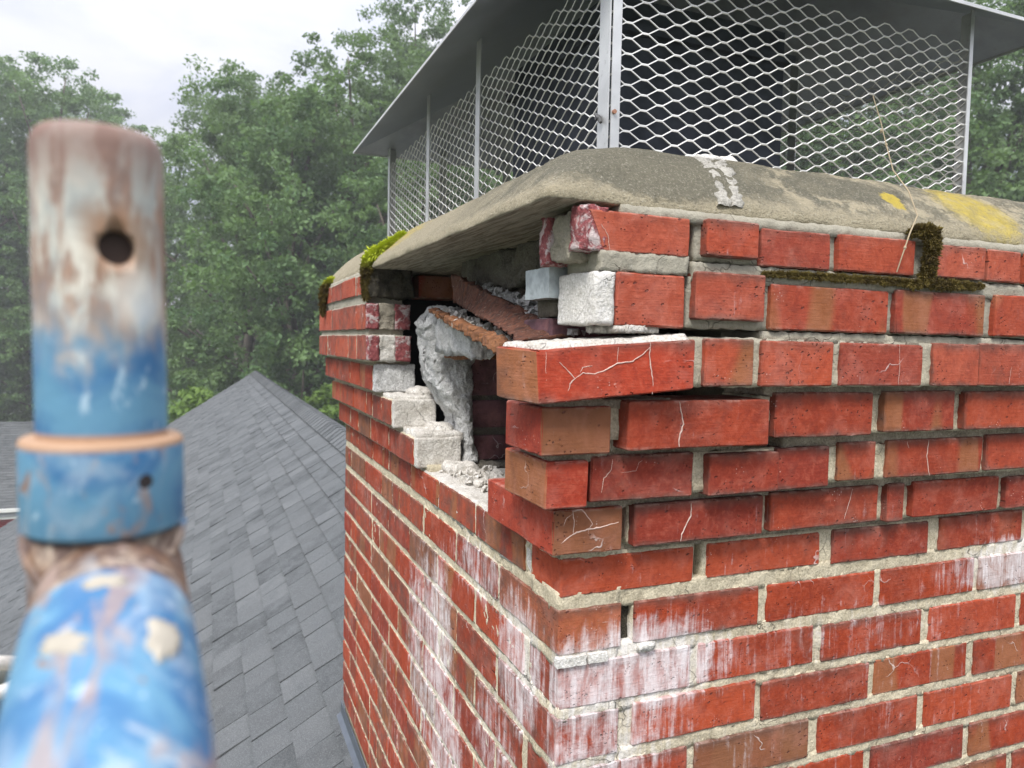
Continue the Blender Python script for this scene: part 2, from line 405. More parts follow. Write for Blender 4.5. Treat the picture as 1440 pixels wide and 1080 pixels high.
def rust_material(name, c1, c2):
    M, s, b = mat(name); P = s.pos()
    v = s.v('MULTIPLY', P, (1, .18, .5)); n = s.noise(P, 130, 5, .7, .5); w = s.noise(s.v('MULTIPLY', P, (60, 160, 25)), 1, 4, .7, .6)
    c = s.mix(s.step(w, .3, .68), c1, c2); c = s.mix(s.m('MULTIPLY', s.step(n, .56, .72), .6), c, (.36, .30, .24))
    c = s.mix(s.m('MULTIPLY', s.step(n, .42, .28), .6), c, (.035, .02, .016))
    s.put(b.inputs['Base Color'], c); b.inputs['Roughness'].default_value = .9
    s.put(b.inputs['Normal'], s.bump(s.m('ADD', n, w), 1., .004)); return M
M_rust = rust_material('flaked_rust', (.05, .026, .021), (.17, .068, .042))
M_rust2 = rust_material('orange_rust', (.12, .05, .025), (.30, .13, .055))

def broken_material():
    M, s, b = mat('broken_brick'); P = s.pos()
    n = s.noise(P, 45, 5, .7, .4); n2 = s.noise(P, 160, 4, .7)
    c = s.mix(s.step(n2, .3, .7), (.17, .04, .045), (.33, .10, .10))
    c = s.mix(s.m('MULTIPLY', s.step(n, .48, .60), .8), c, (.60, .54, .52))
    s.put(b.inputs['Base Color'], c); b.inputs['Roughness'].default_value = .9
    s.put(b.inputs['Normal'], s.bump(s.m('ADD', n, n2), 1., .004)); return M
M_broken = broken_material()
def moss_material():
    M, s, b = mat('moss'); P = s.pos(); z = s.sep(P)[2]
    n = s.noise(P, 60, 4, .7)
    c = s.mix(s.step(n, .3, .7), (.060, .042, .014), (.15, .115, .028))
    up = s.m('MULTIPLY', s.step(z, .135, .165), s.step(s.sep(P)[1], .2, .4))
    c = s.mix(up, c, s.mix(n, (.30, .36, .02), (.52, .58, .05)))
    s.put(b.inputs['Base Color'], c); b.inputs['Roughness'].default_value = 1; return M
M_moss = moss_material()
M_lime = simple('lime', (.56, .42, .36), .9, 0, .15, 150, .3)

# ================================================================== CHIMNEY
chim = empty('brick_chimney', (.475, .755, -1.2))
tag(chim, 'red brick chimney with a broken open corner under its concrete crown', 'chimney')
TH = .090
kk = dict(A=.071, B=.071, C=.071, D=.053, E=.036, F=.018)
# right face: row -> bricks (x0, x1, z bottom, z top, push-out, leaning)
rows = {
 'A': [(.0, .122, .087, .132, 0), (.142, .218, .091, .134, .004), (.227, .337, .084, .130, 0), (.350, .486, .085, .132, 0), (.519, .625, .0865, .1315, 0), (.631, .700, .0865, .1315, 0), (.71, .80, .0865, .1315, 0), (.81, 1.02, .0865, .1315, 0)],
 'B': [(.025, .117, .006, .066, .0), (.130, .232, .016, .0725, .003), (.245, .442, .0065, .063, 0), (.454, .627, .0075, .066, 0), (.650, .75, .008, .068, 0), (.76, .86, .008, .066, 0), (.87, 1.02, .008, .066, 0)],
 'C': [(.148, .220, -.0635, -.006, .002), (.233, .348, -.064, -.007, 0), (.363, .512, -.063, -.0065, 0), (.5315, .6225, -.0635, -.004, 0), (.6245, .82, -.0635, -.0025, 0), (.83, 1.02, -.0635, -.0025, 0)],
 'D': [(.051, .256, -.1385, -.081, .010), (.274, .4425, -.131, -.0725, 0), (.465, .600, -.129, -.072, 0), (.6235, .82, -.129, -.073, 0), (.83, 1.003, -.129, -.073, 0)],
 'E': [(.018, .163, -.203, -.1475, 0), (.1825, .2925, -.203, -.151, .006), (.2945, .385, -.2035, -.148, 0), (.402, .472, -.197, -.1435, 0), (.493, .687, -.1975, -.1435, 0), (.6975, .88, -.1955, -.141, 0), (.89, .986, -.1955, -.141, 0)],
 'F': [(.0895, .2895, -.2662, -.2135, .003), (.304, .502, -.264, -.2112, 0), (.5185, .5525, -.267, -.211, 0), (.572, .759, -.2635, -.210, 0), (.779, .968, -.2635, -.212, 0)],
 'G': [(0, .195, -.327, -.2795, 0), (.217, .411, -.3245, -.2785, 0), (.435, .630, -.326, -.276, 0), (.6545, .8475, -.3253, -.274, 0), (.86, .95, -.3253, -.274, 0)],
 'H': [(.106, .305, -.398, -.343, 0), (.320, .5215, -.398, -.345, 0), (.535, .737, -.3987, -.344, 0), (.749, .95, -.3987, -.3448, 0)],
 'I': [(0, .195, -.469, -.4125, 0), (.208, .4065, -.468, -.4125, 0), (.4235, .625, -.4693, -.4143, 0), (.642, .842, -.470, -.4145, 0), (.857, .95, -.470, -.4145, 0)],
 'J': [(.108, .3055, -.5335, -.477, 0), (.3175, .5195, -.538, -.4825, 0), (.5315, .731, -.537, -.4825, 0), (.748, .95, -.5383, -.4815, 0)],
}
rz = dict(A=(.0865, .1325), B=(.0075, .0655), C=(-.0635, -.0055), D=(-.130, -.073), E=(-.198, -.144), F=(-.265, -.211), G=(-.326, -.276), H=(-.399, -.344), I=(-.470, -.4135), J=(-.538, -.481))
names = list('ABCDEFGHIJ')
zb = -.538
for i in range(9):                       # regular running bond further down
    n = 'low%d' % i; zb -= .0682
    rz[n] = (zb, zb + .0565); names.append(n)
    xs = [(0, .195), (.208, .406), (.4235, .625), (.643, .842), (.857, .95)] if i % 2 == 0 else [(.108, .305), (.319, .5195), (.532, .732), (.748, .95)]
    rows[n] = [(a + rb.uniform(-.002, .002), b + rb.uniform(-.002, .002), zb + rb.uniform(-.0012, .0012), zb + .0565 + rb.uniform(-.001, .001), 0) for a, b in xs]
    for j in (0,): rows[n][0] = (xs[0][0],) + rows[n][0][1:]
def kmat(row, i=0):
    if row in ('A', 'B'): return M_band if (row, i) in (('A', 3), ('B', 2), ('B', 3), ('B', 4)) else M_coral
    if row == 'C': return M_band if i in (0, 1) else M_coral
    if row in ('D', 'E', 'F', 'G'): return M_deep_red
    return M_brick
nb = 0
for n in names:
    k = kk.get(n, 0.)
    for i, (x0, x1, z0, z1, push) in enumerate(rows[n]):
        if n == 'A' and i == 0: continue
        yf = -k - push - .0015 + rb.uniform(-.0012, .0012)
        t = rb.uniform(-.0012, .0012); w = rb.uniform(-.001, .001)
        dp = 1 if not n.startswith('low') else 1
        X0 = -k if (i == 0 and x0 == 0) else x0
        c = [(X0, yf, z0), (x1, yf + t, z0 + w), (x1, yf + TH, z0 + w), (X0, yf + TH, z0), (X0, yf, z1), (x1, yf + t, z1 + w), (x1, yf + TH, z1 + w), (X0, yf + TH, z1)]
        if n == 'E' and i in (4, 5):     # leaning end joints
            c = [Vector(v) for v in c]; c[5].x += .004; c[6].x += .004; c[4].x += .002
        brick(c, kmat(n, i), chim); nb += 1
# displaced corner bricks
brick([(-.0700, -.0745, -.0832), (.121, -.0905, -.0650), (.129, -.002, -.0650), (-.0885, .0035, -.0795),
       (-.0712, -.0735, -.0235), (.122, -.0890, -.0075), (.130, -.002, -.0085), (-.0895, .0045, -.0205)], M_tl, chim, chip=1.4)['label'] = 'corner brick pushed out of the wall with a white vein'
brick(boxc(-.0555, .033, -.0555, .052, -.1425, -.0875), M_tf, chim)
brick(boxc(-.0445, .011, -.0445, .080, -.206, -.151), M_tl, chim)
brick(boxc(-.0235, .071, -.0235, .196, -.2675, -.213), M_tf, chim)
for i, n in enumerate(['H', 'J'] + ['low%d' % j for j in range(1, 9, 2)]):
    z0, z1 = rz[n]; brick(boxc(-.0015, .087, -.0015, .198, z0 - .001, z1 + .001), M_tan if i == 0 else M_brick, chim)
# broken header at the top of the corner: cored brick snapped open
c = boxc(.0, .122, -.0715, .020, .088, .133); c = [Vector(v) for v in c]; c[4].x -= .012; c[0].x += .008
brick(c, M_coral, chim, chip=1.5)
rough_box('broken_core', (-.022, -.070, .088), (.012, -.046, .137), .004, .003, 90, M_broken, chim)
rough_box('broken_core', (-.020, -.044, .080), (.012, .004, .132), .004, .005, 70, mortar_material('core_mortar', (.22, .19, .13), (.42, .37, .27), .5, 0, .006), chim, big=.004)
rough_box('broken_core', (-.024, .006, .078), (.012, .030, .134), .004, .003, 90, M_broken, chim)
rough_box('bed_mortar', (.004, -.071, .0665), (.121, .01, .0885), .004, .0022, 90, M_mortar, chim)
# mortar caked on the end of the second course
rough_box('caked_mortar', (-.002, -.0715, .006), (.024, .022, .0665), .004, .0016, 60, M_white, chim, round_=.10)
rough_box('grey_block', (-.012, .026, .040), (.026, .10, .078), .006, .0008, 60, simple('grey_block', (.33, .37, .38), .7, 0, .2, 60, .4), chim, smooth=False)
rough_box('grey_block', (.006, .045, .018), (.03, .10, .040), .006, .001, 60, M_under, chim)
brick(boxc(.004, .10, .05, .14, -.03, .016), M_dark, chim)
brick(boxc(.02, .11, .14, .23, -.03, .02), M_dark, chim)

# left face
lrows = {
 'A': [.868, .99, 1.171, 1.362, 1.515, 1.583], 'B': [.858, .97, 1.17, 1.348, 1.583], 'C': [.848, .971, 1.083, 1.27, 1.429, 1.583],
 'D': [.866, 1.015, 1.151, 1.331, 1.566], 'E': [.750, .85, .947, 1.019, 1.184, 1.363, 1.549], 'F': [.629, .85, 1.054, 1.218, 1.337, 1.531],
 'G': [.103, .309, .513, .718, .926, 1.107, 1.306, 1.513], 'H': [.2035, .407, .618, .813, .998, 1.204, 1.412, 1.513]}
for i, n in enumerate(names[8:]):
    lrows[n] = ([.100, .303, .508, .713, .914, 1.112, 1.31, 1.413, 1.513] if i % 2 == 0 else [.2035, .404, .61, .812, 1.010, 1.112, 1.313, 1.513])
for n in names:
    k = kk.get(n, 0.); J = lrows[n]
    if n not in 'ABCDEFGH': J = [J[0]] + [q + rb.uniform(-.012, .012) for q in J[1:-1]] + [J[-1]]
    for a, b_ in zip(J[:-1], J[1:]):
        z0, z1 = rz[n]; w = rb.uniform(-.001, .001)
        xf = -k - .0015 + rb.uniform(-.001, .001); t = rb.uniform(-.0012, .0012)
        y0 = a + .005; y1 = b_ - .005
        if b_ == J[-1]: y1 = b_
        brick([(xf, y0, z0 + w), (xf + TH, y0, z0 + w), (xf + TH, y1, z0 + w), (xf + t, y1, z0 + w), (xf, y0, z1 + w), (xf + TH, y0, z1 + w), (xf + TH, y1, z1 + w), (xf + t, y1, z1 + w)],
              (M_coral if n in ('A', 'B', 'C') else M_brick), chim); nb += 1
print('face bricks', nb)
# broken / mortar coated ends on the far side of the hole
for n, y in (('B', .858), ('C', .848)):
    z0, z1 = rz[n]
    rough_box('broken_core', (-.0715, y - .010, z0 + .001), (-.045, y + .006, z1 - .001), .004, .0025, 90, M_broken, chim)
    rough_box('broken_core', (-.044, y - .007, z0), (-.008, y + .006, z1), .004, .004, 70, M_shelf if n == 'C' else M_recess, chim)
    rough_box('broken_core', (-.008, y - .010, z0 + .001), (.026, y + .006, z1 - .001), .004, .0025, 90, M_broken, chim)
rough_box('moss_crusted_end', (-.068, .845, .080), (.030, .875, .143), .004, .006, 80, M_grime, chim, big=.006)
for n, y, top in (('D', .866, .004), ('E', .750, .010), ('F', .629, .012)):
    z0, z1 = rz[n]; k = kk[n]
    rough_box('caked_mortar', (-k + .001, y - .014, z0 - .003), (-k + .094, y + .007, z1 + .003), .004, .0018, 60, M_parge if n == 'D' else M_shelf, chim, round_=.07)
    y2 = {'D': .75 + .11, 'E': .845, 'F': .748}[n]
    if n != 'D': rough_box('bed_mortar', (-k + .004, y - .004, z1 - .004), (-k + .10, y2 + .01, z1 + top), .005, .004, 50, M_shelf, chim)
rough_box('mortar_lump', (.01, .77, -.145), (.07, .84, -.118), .005, .006, 50, M_shelf, chim, round_=.8)
rough_box('mortar_lump', (.03, .66, -.215), (.085, .76, -.188), .005, .006, 50, M_shelf, chim, round_=.8)
# the exposed bed the missing bricks stood on
rough_box('bed_mortar', (.001, .088, -.330), (.205, .66, -.272), .007, .0035, 40, M_shelf, chim)
rough_box('mortar_lump', (.03, .56, -.280), (.10, .625, -.255), .005, .007, 45, M_shelf, chim, round_=.7)
rough_box('mortar_lump', (.10, .60, -.280), (.20, .65, -.262), .005, .007, 45, M_under, chim, round_=.7)

# mortar: strips behind the head joints and the beds
def strips(n, i):
    k = kk.get(n, 0.); z0, z1 = rz[n]
    below = names[i + 1] if i + 1 < len(names) else None
    rec = .0068 if n in 'AB' else .0045 if n in 'CDEF' else .0018
    amp = .0024 if n in 'ABCDEF' else .0019
    res = .0065
    # right face
    iv = {'A': [(.1335, 1.02)], 'B': [(.1245, 1.02)], 'C': [(.128, 1.02)], 'D': [(.03, .98)], 'E': [(.05, .98)], 'F': [(.088, .965)], 'G': [(.001, .195), (.205, .948)], 'H': [(.001, .0865), (.1045, .948)]}.get(n, [(.002, .948)])
    if n == 'G': iv = [(.002, .196), (.2105, .948)]
    for a, b_ in iv:
        r2 = rec + (.006 if n in 'DF' else 0)
        tz = z1 + .001 if n not in 'DEF' else z1 - .005
        if n == 'D': rough_box('mortar_joint', (a, -k + r2, z0 + .002), (.262, -k + TH - .004, -.085), res, amp, 75, M_mortar, chim); a = .258
        rough_box('mortar_joint', (a, -k + r2, z0 - .001), (b_, -k + TH - .004, tz), res, amp, 75, M_mortar, chim)
    # left face
    amp = .0016
    y0 = lrows[n][0] + (.004 if n in 'ABCDEF' else -.02)
    rough_box('mortar_joint', (-k + .0006, y0, z0 - .001), (-k + TH - .004, lrows[n][-1] - .003, z1 + .001), res if n in names[:12] else .009, amp, 75, M_mortar, chim)
    if n == 'F': rough_box('mortar_joint', (-k + .006, -k + .008, z0 + .004), (.07, .19, z1 - .004), .01, .001, 60, M_mortar, chim)
    # bed under this course
    if below is None: return
    kb = min(k, kk.get(below, 0.)); zt = rz[below][1]
    hgt = z0 - zt
    rbd = {'A': .0035, 'B': .0045, 'C': .007, 'D': .006, 'E': .006, 'F': .0045}.get(n, .0010)
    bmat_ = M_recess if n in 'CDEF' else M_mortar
    bi = {'A': [(.13, 1.02)], 'B': [(.236, 1.02)], 'C': [(.262, 1.0)], 'D': [(-.03, .245), (.31, .98)], 'E': [(-.02, .97)], 'F': [(0, .96)]}.get(n, [(.0, .949)])
    for a, b_ in bi:
        rough_box('mortar_bed', (a, -kb + rbd, zt - .004), (b_, -kb + TH - .006, z0 + (.004 if n not in 'AB' else -.003)), .0055, .0026, 80, bmat_, chim)
    yl = max(lrows[n][0], lrows[below][0]) if n in 'ABCDEF' else .0
    if n == 'F': yl = .60
    rough_box('mortar_bed', (-kb + rbd, yl, zt - .004), (-kb + TH - .006, lrows[below][-1] - .002, z0 + .004), .0055 if i < 12 else .009, .0024, 80, M_mortar, chim)
for i, n in enumerate(names): strips(n, i)
rough_box('mortar_bed', (.0, .0, -.281), (.08, .19, -.264), .005, .003, 70, M_mortar, chim)
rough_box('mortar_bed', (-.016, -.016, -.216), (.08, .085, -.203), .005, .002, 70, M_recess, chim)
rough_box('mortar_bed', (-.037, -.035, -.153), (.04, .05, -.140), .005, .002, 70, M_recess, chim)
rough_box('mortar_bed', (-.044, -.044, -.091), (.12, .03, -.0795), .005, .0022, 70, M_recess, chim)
rough_box('mortar_bed', (.03, -.068, .128), (1.02, .02, .1425), .005, .0018, 70, M_mortar, chim)          # under the crown
rough_box('mortar_bed', (-.067, .87, .128), (.02, 1.58, .1425), .006, .002, 70, M_mortar, chim)
# lime mortar bed on top of the displaced corner brick, and crumbs left on it
rough_box('bed_mortar', (0, 0, 0), (.19, .08, .012), .004, .0018, 90, M_shelf, chim,
          corners=[Vector(v) for v in [(-.066, -.069, -.026), (.117, -.085, -.010), (.125, -.004, -.010), (-.084, .001, -.024), (-.064, -.064, -.0165), (.115, -.076, -.0015), (.122, -.008, -.0015), (-.080, -.002, -.0155)]])
for q in range(9):
    x = random.uniform(.02, .11); y = random.uniform(-.07, -.02); r_ = random.uniform(.006, .016)
    rough_box('mortar_flake', (x - r_, y - r_, -.003 + x * .02), (x + r_, y + r_ * .8, .003 + r_ * .25), .004, .002, 120, M_shelf, chim, off=q)
rough_box('dark_joint_fill', (.088, .012, -.400), (.105, .05, -.345), .004, .004, 90, M_grime, chim)  # dark mossy fill that paints in the deep shade of the open joint
# white smear with mortar chips below the corner (course H foot)
for (a, b_) in ((-.004, .036), (.039, .066)):
    rough_box('mortar_chip', (a, -.006, -.4135), (b_, .004, -.4015), .004, .0008, 90, M_white, chim, smooth=False)
rough_box('mortar_chip', (.112, -.008, -.409), (.133, .006, -.397), .004, .003, 110, M_white, chim)
VEINS = [
 (1.3, [(-0.0458, -0.0765, -0.036), (-0.036, -0.0774, -0.0449), (-0.0272, -0.0781, -0.054), (-0.0326, -0.0776, -0.0597), (-0.0353, -0.0774, -0.0699), (-0.0367, -0.0773, -0.0794)]),
 (1.6, [(-0.0272, -0.0781, -0.054), (-0.0176, -0.0789, -0.0475), (-0.004, -0.08, -0.0488), (0.0108, -0.0813, -0.0434), (0.0232, -0.0823, -0.0363), (0.0422, -0.0839, -0.0342), (0.0535, -0.0848, -0.0266), (0.0631, -0.0856, -0.0178)]),
 (1.4, [(0.0634, -0.0857, -0.0124), (0.0625, -0.0856, -0.0253), (0.0649, -0.0858, -0.0417), (0.068, -0.0861, -0.0557), (0.0675, -0.086, -0.0711)]),
 (0.8, [(-0.0208, -0.0786, -0.0475), (-0.019, -0.0788, -0.0414), (-0.0067, -0.0798, -0.0396)]),
 (0.6, [(-0.0616, -0.0752, -0.025), (-0.0616, -0.0752, -0.0452), (-0.0601, -0.0753, -0.0564)]),
 (0.6, [(0.0239, -0.0824, -0.019), (0.0231, -0.0823, -0.0351)]),
 (2.0, [(0.1205, -0.0645, -0.0816), (0.1228, -0.0645, -0.094), (0.1264, -0.0645, -0.109), (0.1216, -0.0645, -0.1238), (0.1215, -0.0645, -0.1357)]),
 (0.6, [(-0.0208, -0.0555, -0.1032), (-0.0143, -0.0555, -0.1003), (-0.0072, -0.0555, -0.1011)]),
 (0.9, [(0.047, -0.0375, -0.1524), (0.0457, -0.0375, -0.1647), (0.0356, -0.0375, -0.1742), (0.0325, -0.0375, -0.1914)]),
 (0.6, [(0.058, -0.0375, -0.1691), (0.0796, -0.0375, -0.1675), (0.0836, -0.0375, -0.1576), (0.0879, -0.0375, -0.1553)]),
 (1.5, [(0.288, -0.0435, -0.1665), (0.2853, -0.0435, -0.1801), (0.2827, -0.0435, -0.1963)]),
 (1.9, [(0.1726, -0.0225, -0.2157), (0.1726, -0.0225, -0.2318), (0.1652, -0.0225, -0.2447), (0.16, -0.0225, -0.255), (0.1581, -0.0225, -0.2642)]),
 (2.2, [(-0.0114, -0.0235, -0.2525), (-0.0007, -0.0235, -0.2446), (0.0116, -0.0235, -0.2401), (0.027, -0.0235, -0.238), (0.044, -0.0235, -0.2367), (0.0655, -0.0235, -0.2324)]),
 (1.6, [(0.0042, -0.0235, -0.2425), (0.005, -0.0235, -0.23), (0.0026, -0.0235, -0.2149), (0.015, -0.0235, -0.2132), (0.0296, -0.0235, -0.2318), (0.0242, -0.0235, -0.2377), (0.0243, -0.0235, -0.2618)]),
 (1.0, [(-0.0092, -0.0235, -0.234), (-0.0068, -0.0235, -0.2242), (0.0027, -0.0235, -0.2174)]),
 (1.4, [(0.5908, -0.0725, -0.0047), (0.5882, -0.0725, -0.0228), (0.5837, -0.0725, -0.0424), (0.5865, -0.0725, -0.0625)]),
 (0.7, [(0.6936, -0.0725, -0.0128), (0.6925, -0.0725, -0.036), (0.689, -0.0725, -0.0607)]),
 (0.6, [(0.4652, -0.0725, -0.0071), (0.4673, -0.0725, -0.0377), (0.4664, -0.0725, -0.0618)]),
 (0.7, [(0.2919, -0.0545, -0.0894), (0.3148, -0.0545, -0.0896), (0.3421, -0.0545, -0.0996), (0.3551, -0.0545, -0.0901), (0.372, -0.0545, -0.0859), (0.3909, -0.0545, -0.0826)]),
 (1.6, [(0.5745, -0.0375, -0.1448), (0.5713, -0.0375, -0.1679), (0.5791, -0.0375, -0.1973)]),
 (0.8, [(0.4503, -0.0195, -0.2127), (0.4441, -0.0195, -0.2336), (0.4362, -0.0195, -0.2557)]),
 (0.8, [(0.5308, -0.0375, -0.1464), (0.5346, -0.0375, -0.1551)]),
 (1.3, [(0.0247, -0.0015, -0.345), (0.0266, -0.0015, -0.3609), (0.04, -0.0015, -0.3732), (0.0387, -0.0015, -0.3783), (0.0509, -0.0015, -0.3932)]),
 (1.1, [(0.0523, -0.0015, -0.343), (0.0529, -0.0015, -0.3616), (0.0395, -0.0015, -0.356), (0.0529, -0.0015, -0.3629), (0.0562, -0.0015, -0.3726), (0.0477, -0.0015, -0.3848)]),
 (0.9, [(0.0529, -0.0015, -0.3637), (0.0783, -0.0015, -0.3653)]),
 (0.9, [(0.0477, -0.0015, -0.3848), (0.061, -0.0015, -0.3839), (0.0762, -0.0015, -0.3913)]),
 (0.6, [(0.0554, -0.0015, -0.3486), (0.0661, -0.0015, -0.3579), (0.0781, -0.0015, -0.358)]),
 (0.7, [(0.0033, -0.0725, 0.1166), (0.0123, -0.0725, 0.1059), (0.0155, -0.0725, 0.0879)]),
]
for w_, pts in VEINS:                    # white lime veins standing a hair proud of the brick faces
    q = []
    for a, b_ in zip(pts[:-1], pts[1:]):
        a, b_ = Vector(a), Vector(b_)
        for i in range(4): t = i / 4; p_ = a.lerp(b_, t); q.append(p_ + Vector((N3(p_, 260).x * .0012, .0004, N3(p_, 260).z * .0009)))
    q.append(Vector(pts[-1])); n_ = len(q)
    mb = MB(); mb.tube(q, [.00045 * w_ * (.35 + .65 * math.sin(math.pi * (i + .6) / (n_ + .2))) * (1 + .5 * noise.noise(q[i] * 300)) for i in range(n_)], 6); mb.build('lime_vein', M_lime, chim)
# pier inside the hole
for (z0, z1) in ((-.262, -.210), (-.194, -.137), (-.127, -.050)):
    off = 0 if z0 != -.194 else -.01
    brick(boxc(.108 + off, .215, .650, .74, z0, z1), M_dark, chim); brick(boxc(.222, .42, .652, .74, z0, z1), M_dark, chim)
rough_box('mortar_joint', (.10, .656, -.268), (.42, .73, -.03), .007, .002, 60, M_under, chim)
# pale lump of parging on the pier: outline with depth
def parged_lump():
    import bisect
    prof = [(-.262, .070, .118), (-.235, .086, .112), (-.205, .080, .106), (-.165, .070, .104), (-.135, .050, .106), (-.10, .026, .104), (-.06, .016, .104), (-.02, .012, .118), (.005, .010, .115), (.020, .004, .105), (.036, .018, .088), (.050, .030, .075)]
    vs, fs = grid_box(lin(34), lin(14), lin(80)); out = []
    for u, v, w in vs:
        z = prof[0][0] + (prof[-1][0] - prof[0][0]) * w
        for a, b_ in zip(prof[:-1], prof[1:]):
            if a[0] <= z <= b_[0] + 1e-9: t = (z - a[0]) / (b_[0] - a[0]); xl = a[1] + (b_[1] - a[1]) * t; xr = a[2] + (b_[2] - a[2]) * t; break
        x = xl + (xr - xl) * u; y = .618 + .11 * v
        y += .018 * (abs(u - .5) * 2) ** 3 * (1 if v < .5 else 0)
        p = Vector((x, y, z)); p += N3(p, 24, 3) * .008 + N3(p, 75, 4) * .0042 + N3(p, 170, 4) * .0030 + N3(p, 330, 4) * .0018
        out.append(p)
    mb = MB(); mb.add(out, fs); return mb.build('parging_lump', M_parge, chim, True)
parged_lump()
# inner skin hanging behind the hole, dark flue cavity
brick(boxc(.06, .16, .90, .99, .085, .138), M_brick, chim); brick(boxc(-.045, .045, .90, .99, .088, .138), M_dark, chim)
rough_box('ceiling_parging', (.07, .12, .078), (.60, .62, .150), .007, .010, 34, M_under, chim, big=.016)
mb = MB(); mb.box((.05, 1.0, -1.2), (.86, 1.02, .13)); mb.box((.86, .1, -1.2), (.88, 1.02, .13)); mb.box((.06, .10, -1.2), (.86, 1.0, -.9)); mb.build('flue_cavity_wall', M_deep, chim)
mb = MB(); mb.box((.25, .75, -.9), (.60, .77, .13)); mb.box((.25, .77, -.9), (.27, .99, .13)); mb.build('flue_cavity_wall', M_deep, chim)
# far sides (never faces the camera): backing walls
mb = MB()
for n in names:
    k = kk.get(n, 0.); z0, z1 = rz[n]
    for j in range(5): mb.box((.01 - k + j * .19, 1.43 + k, z0), (.01 - k + j * .19 + .18, 1.512 + k, z1))
    for j in range(7): mb.box((.86 + k, .10 + j * .2, z0), (.95 + k, .10 + j * .2 + .19, z1))
mb.build('rear_brickwork', M_brick, chim)['kind'] = 'stuff'
mb = MB(); mb.box((.02, 1.42, -1.5), (.94, 1.50, .14)); mb.box((.855, .03, -1.5), (.942, 1.5, .14)); mb.box((.004, .004, -1.5), (.07, 1.5, -1.10)); mb.box((.004, .004, -1.5), (.94, .07, -1.10)); mb.build('backing_wall', M_mortar, chim)

# ---- concrete crown
def crown():
    k = .058
    X0, X1, Y0, Y1 = -.062, 1.018, -.067, 1.575
    # profile: (inset, z)
    prof = [(.26, .1425), (.16, .1425), (.10, .142), (.05, .1415), (.02, .1415), (.004, .1415), (.0008, .1418), (0, .1430), (.0004, .146), (.002, .154), (.010, .165), (.022, .177), (.036, .190), (.052, .204), (.068, .216), (.083, .226), (.096, .233), (.110, .238), (.126, .242), (.15, .246), (.20, .251), (.28, .256)]
    ring = []
    def side(a, b_, n):
        return [a + (b_ - a) * i / n for i in range(n)]
    def corner(cx, cy, a0, r_):
        return [(cx + r_ * math.cos(a0 + math.pi / 2 * i / 6), cy + r_ * math.sin(a0 + math.pi / 2 * i / 6)) for i in range(7)]
    def loop(ins):
        r_ = .012 + .10 * min(ins, .12) / .12 * .8 if ins < .15 else .09
        x0, x1, y0, y1 = X0 + ins, X1 - ins, Y0 + ins, Y1 - ins
        pts = []
        for (ax, ay), (bx, by), cen, a0, n in (((x0 + r_, y0), (x1 - r_, y0), (x1 - r_, y0 + r_), -math.pi / 2, 110), ((x1, y0 + r_), (x1, y1 - r_), (x1 - r_, y1 - r_), 0, 60), ((x1 - r_, y1), (x0 + r_, y1), (x0 + r_, y1 - r_), math.pi / 2, 60), ((x0, y1 - r_), (x0, y0 + r_), (x0 + r_, y0 + r_), math.pi, 150)):
            for i in range(1, n): pts.append((ax + (bx - ax) * i / n, ay + (by - ay) * i / n))
            pts += corner(cen[0], cen[1], a0, r_)
        return pts
    mb = MB(); L = [loop(i) for i, z in prof]; n = len(L[0])
    # finer subdivision of the profile
    vs = []
    rows_ = []
    for a in range(len(prof) - 1):
        sub = 2 if 8 < a < 18 else 1
        for q in range(sub): rows_.append((a, q / sub))
    rows_.append((len(prof) - 2, 1.))
    for a, t in rows_:
        for j in range(n):
            x = L[a][j][0] * (1 - t) + L[a + 1][j][0] * t; y = L[a][j][1] * (1 - t) + L[a + 1][j][1] * t; z = prof[a][1] * (1 - t) + prof[a + 1][1] * t
            zz = z
            if z > .16: zz += .010 * max(0, min(1, (y - .5))) * (z - .15) / .1 * 1.6
            p = Vector((x, y, zz)); am = .0035 if z > .143 else .0015
            p += N3(p, 11, 2) * am + N3(p, 45, 5) * am * .5 + N3(p, 110, 6) * am * .4
            # the hairline crack through the repaired joint
            vs.append(p)
    fs = []
    for i in range(len(rows_) - 1):
        for j in range(n):
            j2 = (j + 1) % n; fs.append((i * n + j, i * n + j2, (i + 1) * n + j2, (i + 1) * n + j))
    mb.add(vs, fs)
    mb.f.append(tuple(reversed(range(n)))) ; o = (len(rows_) - 1) * n; mb.f.append(tuple(o + j for j in range(n)))
    return mb.build('concrete_crown', M_crown, chim, True)
crown_o = crown()
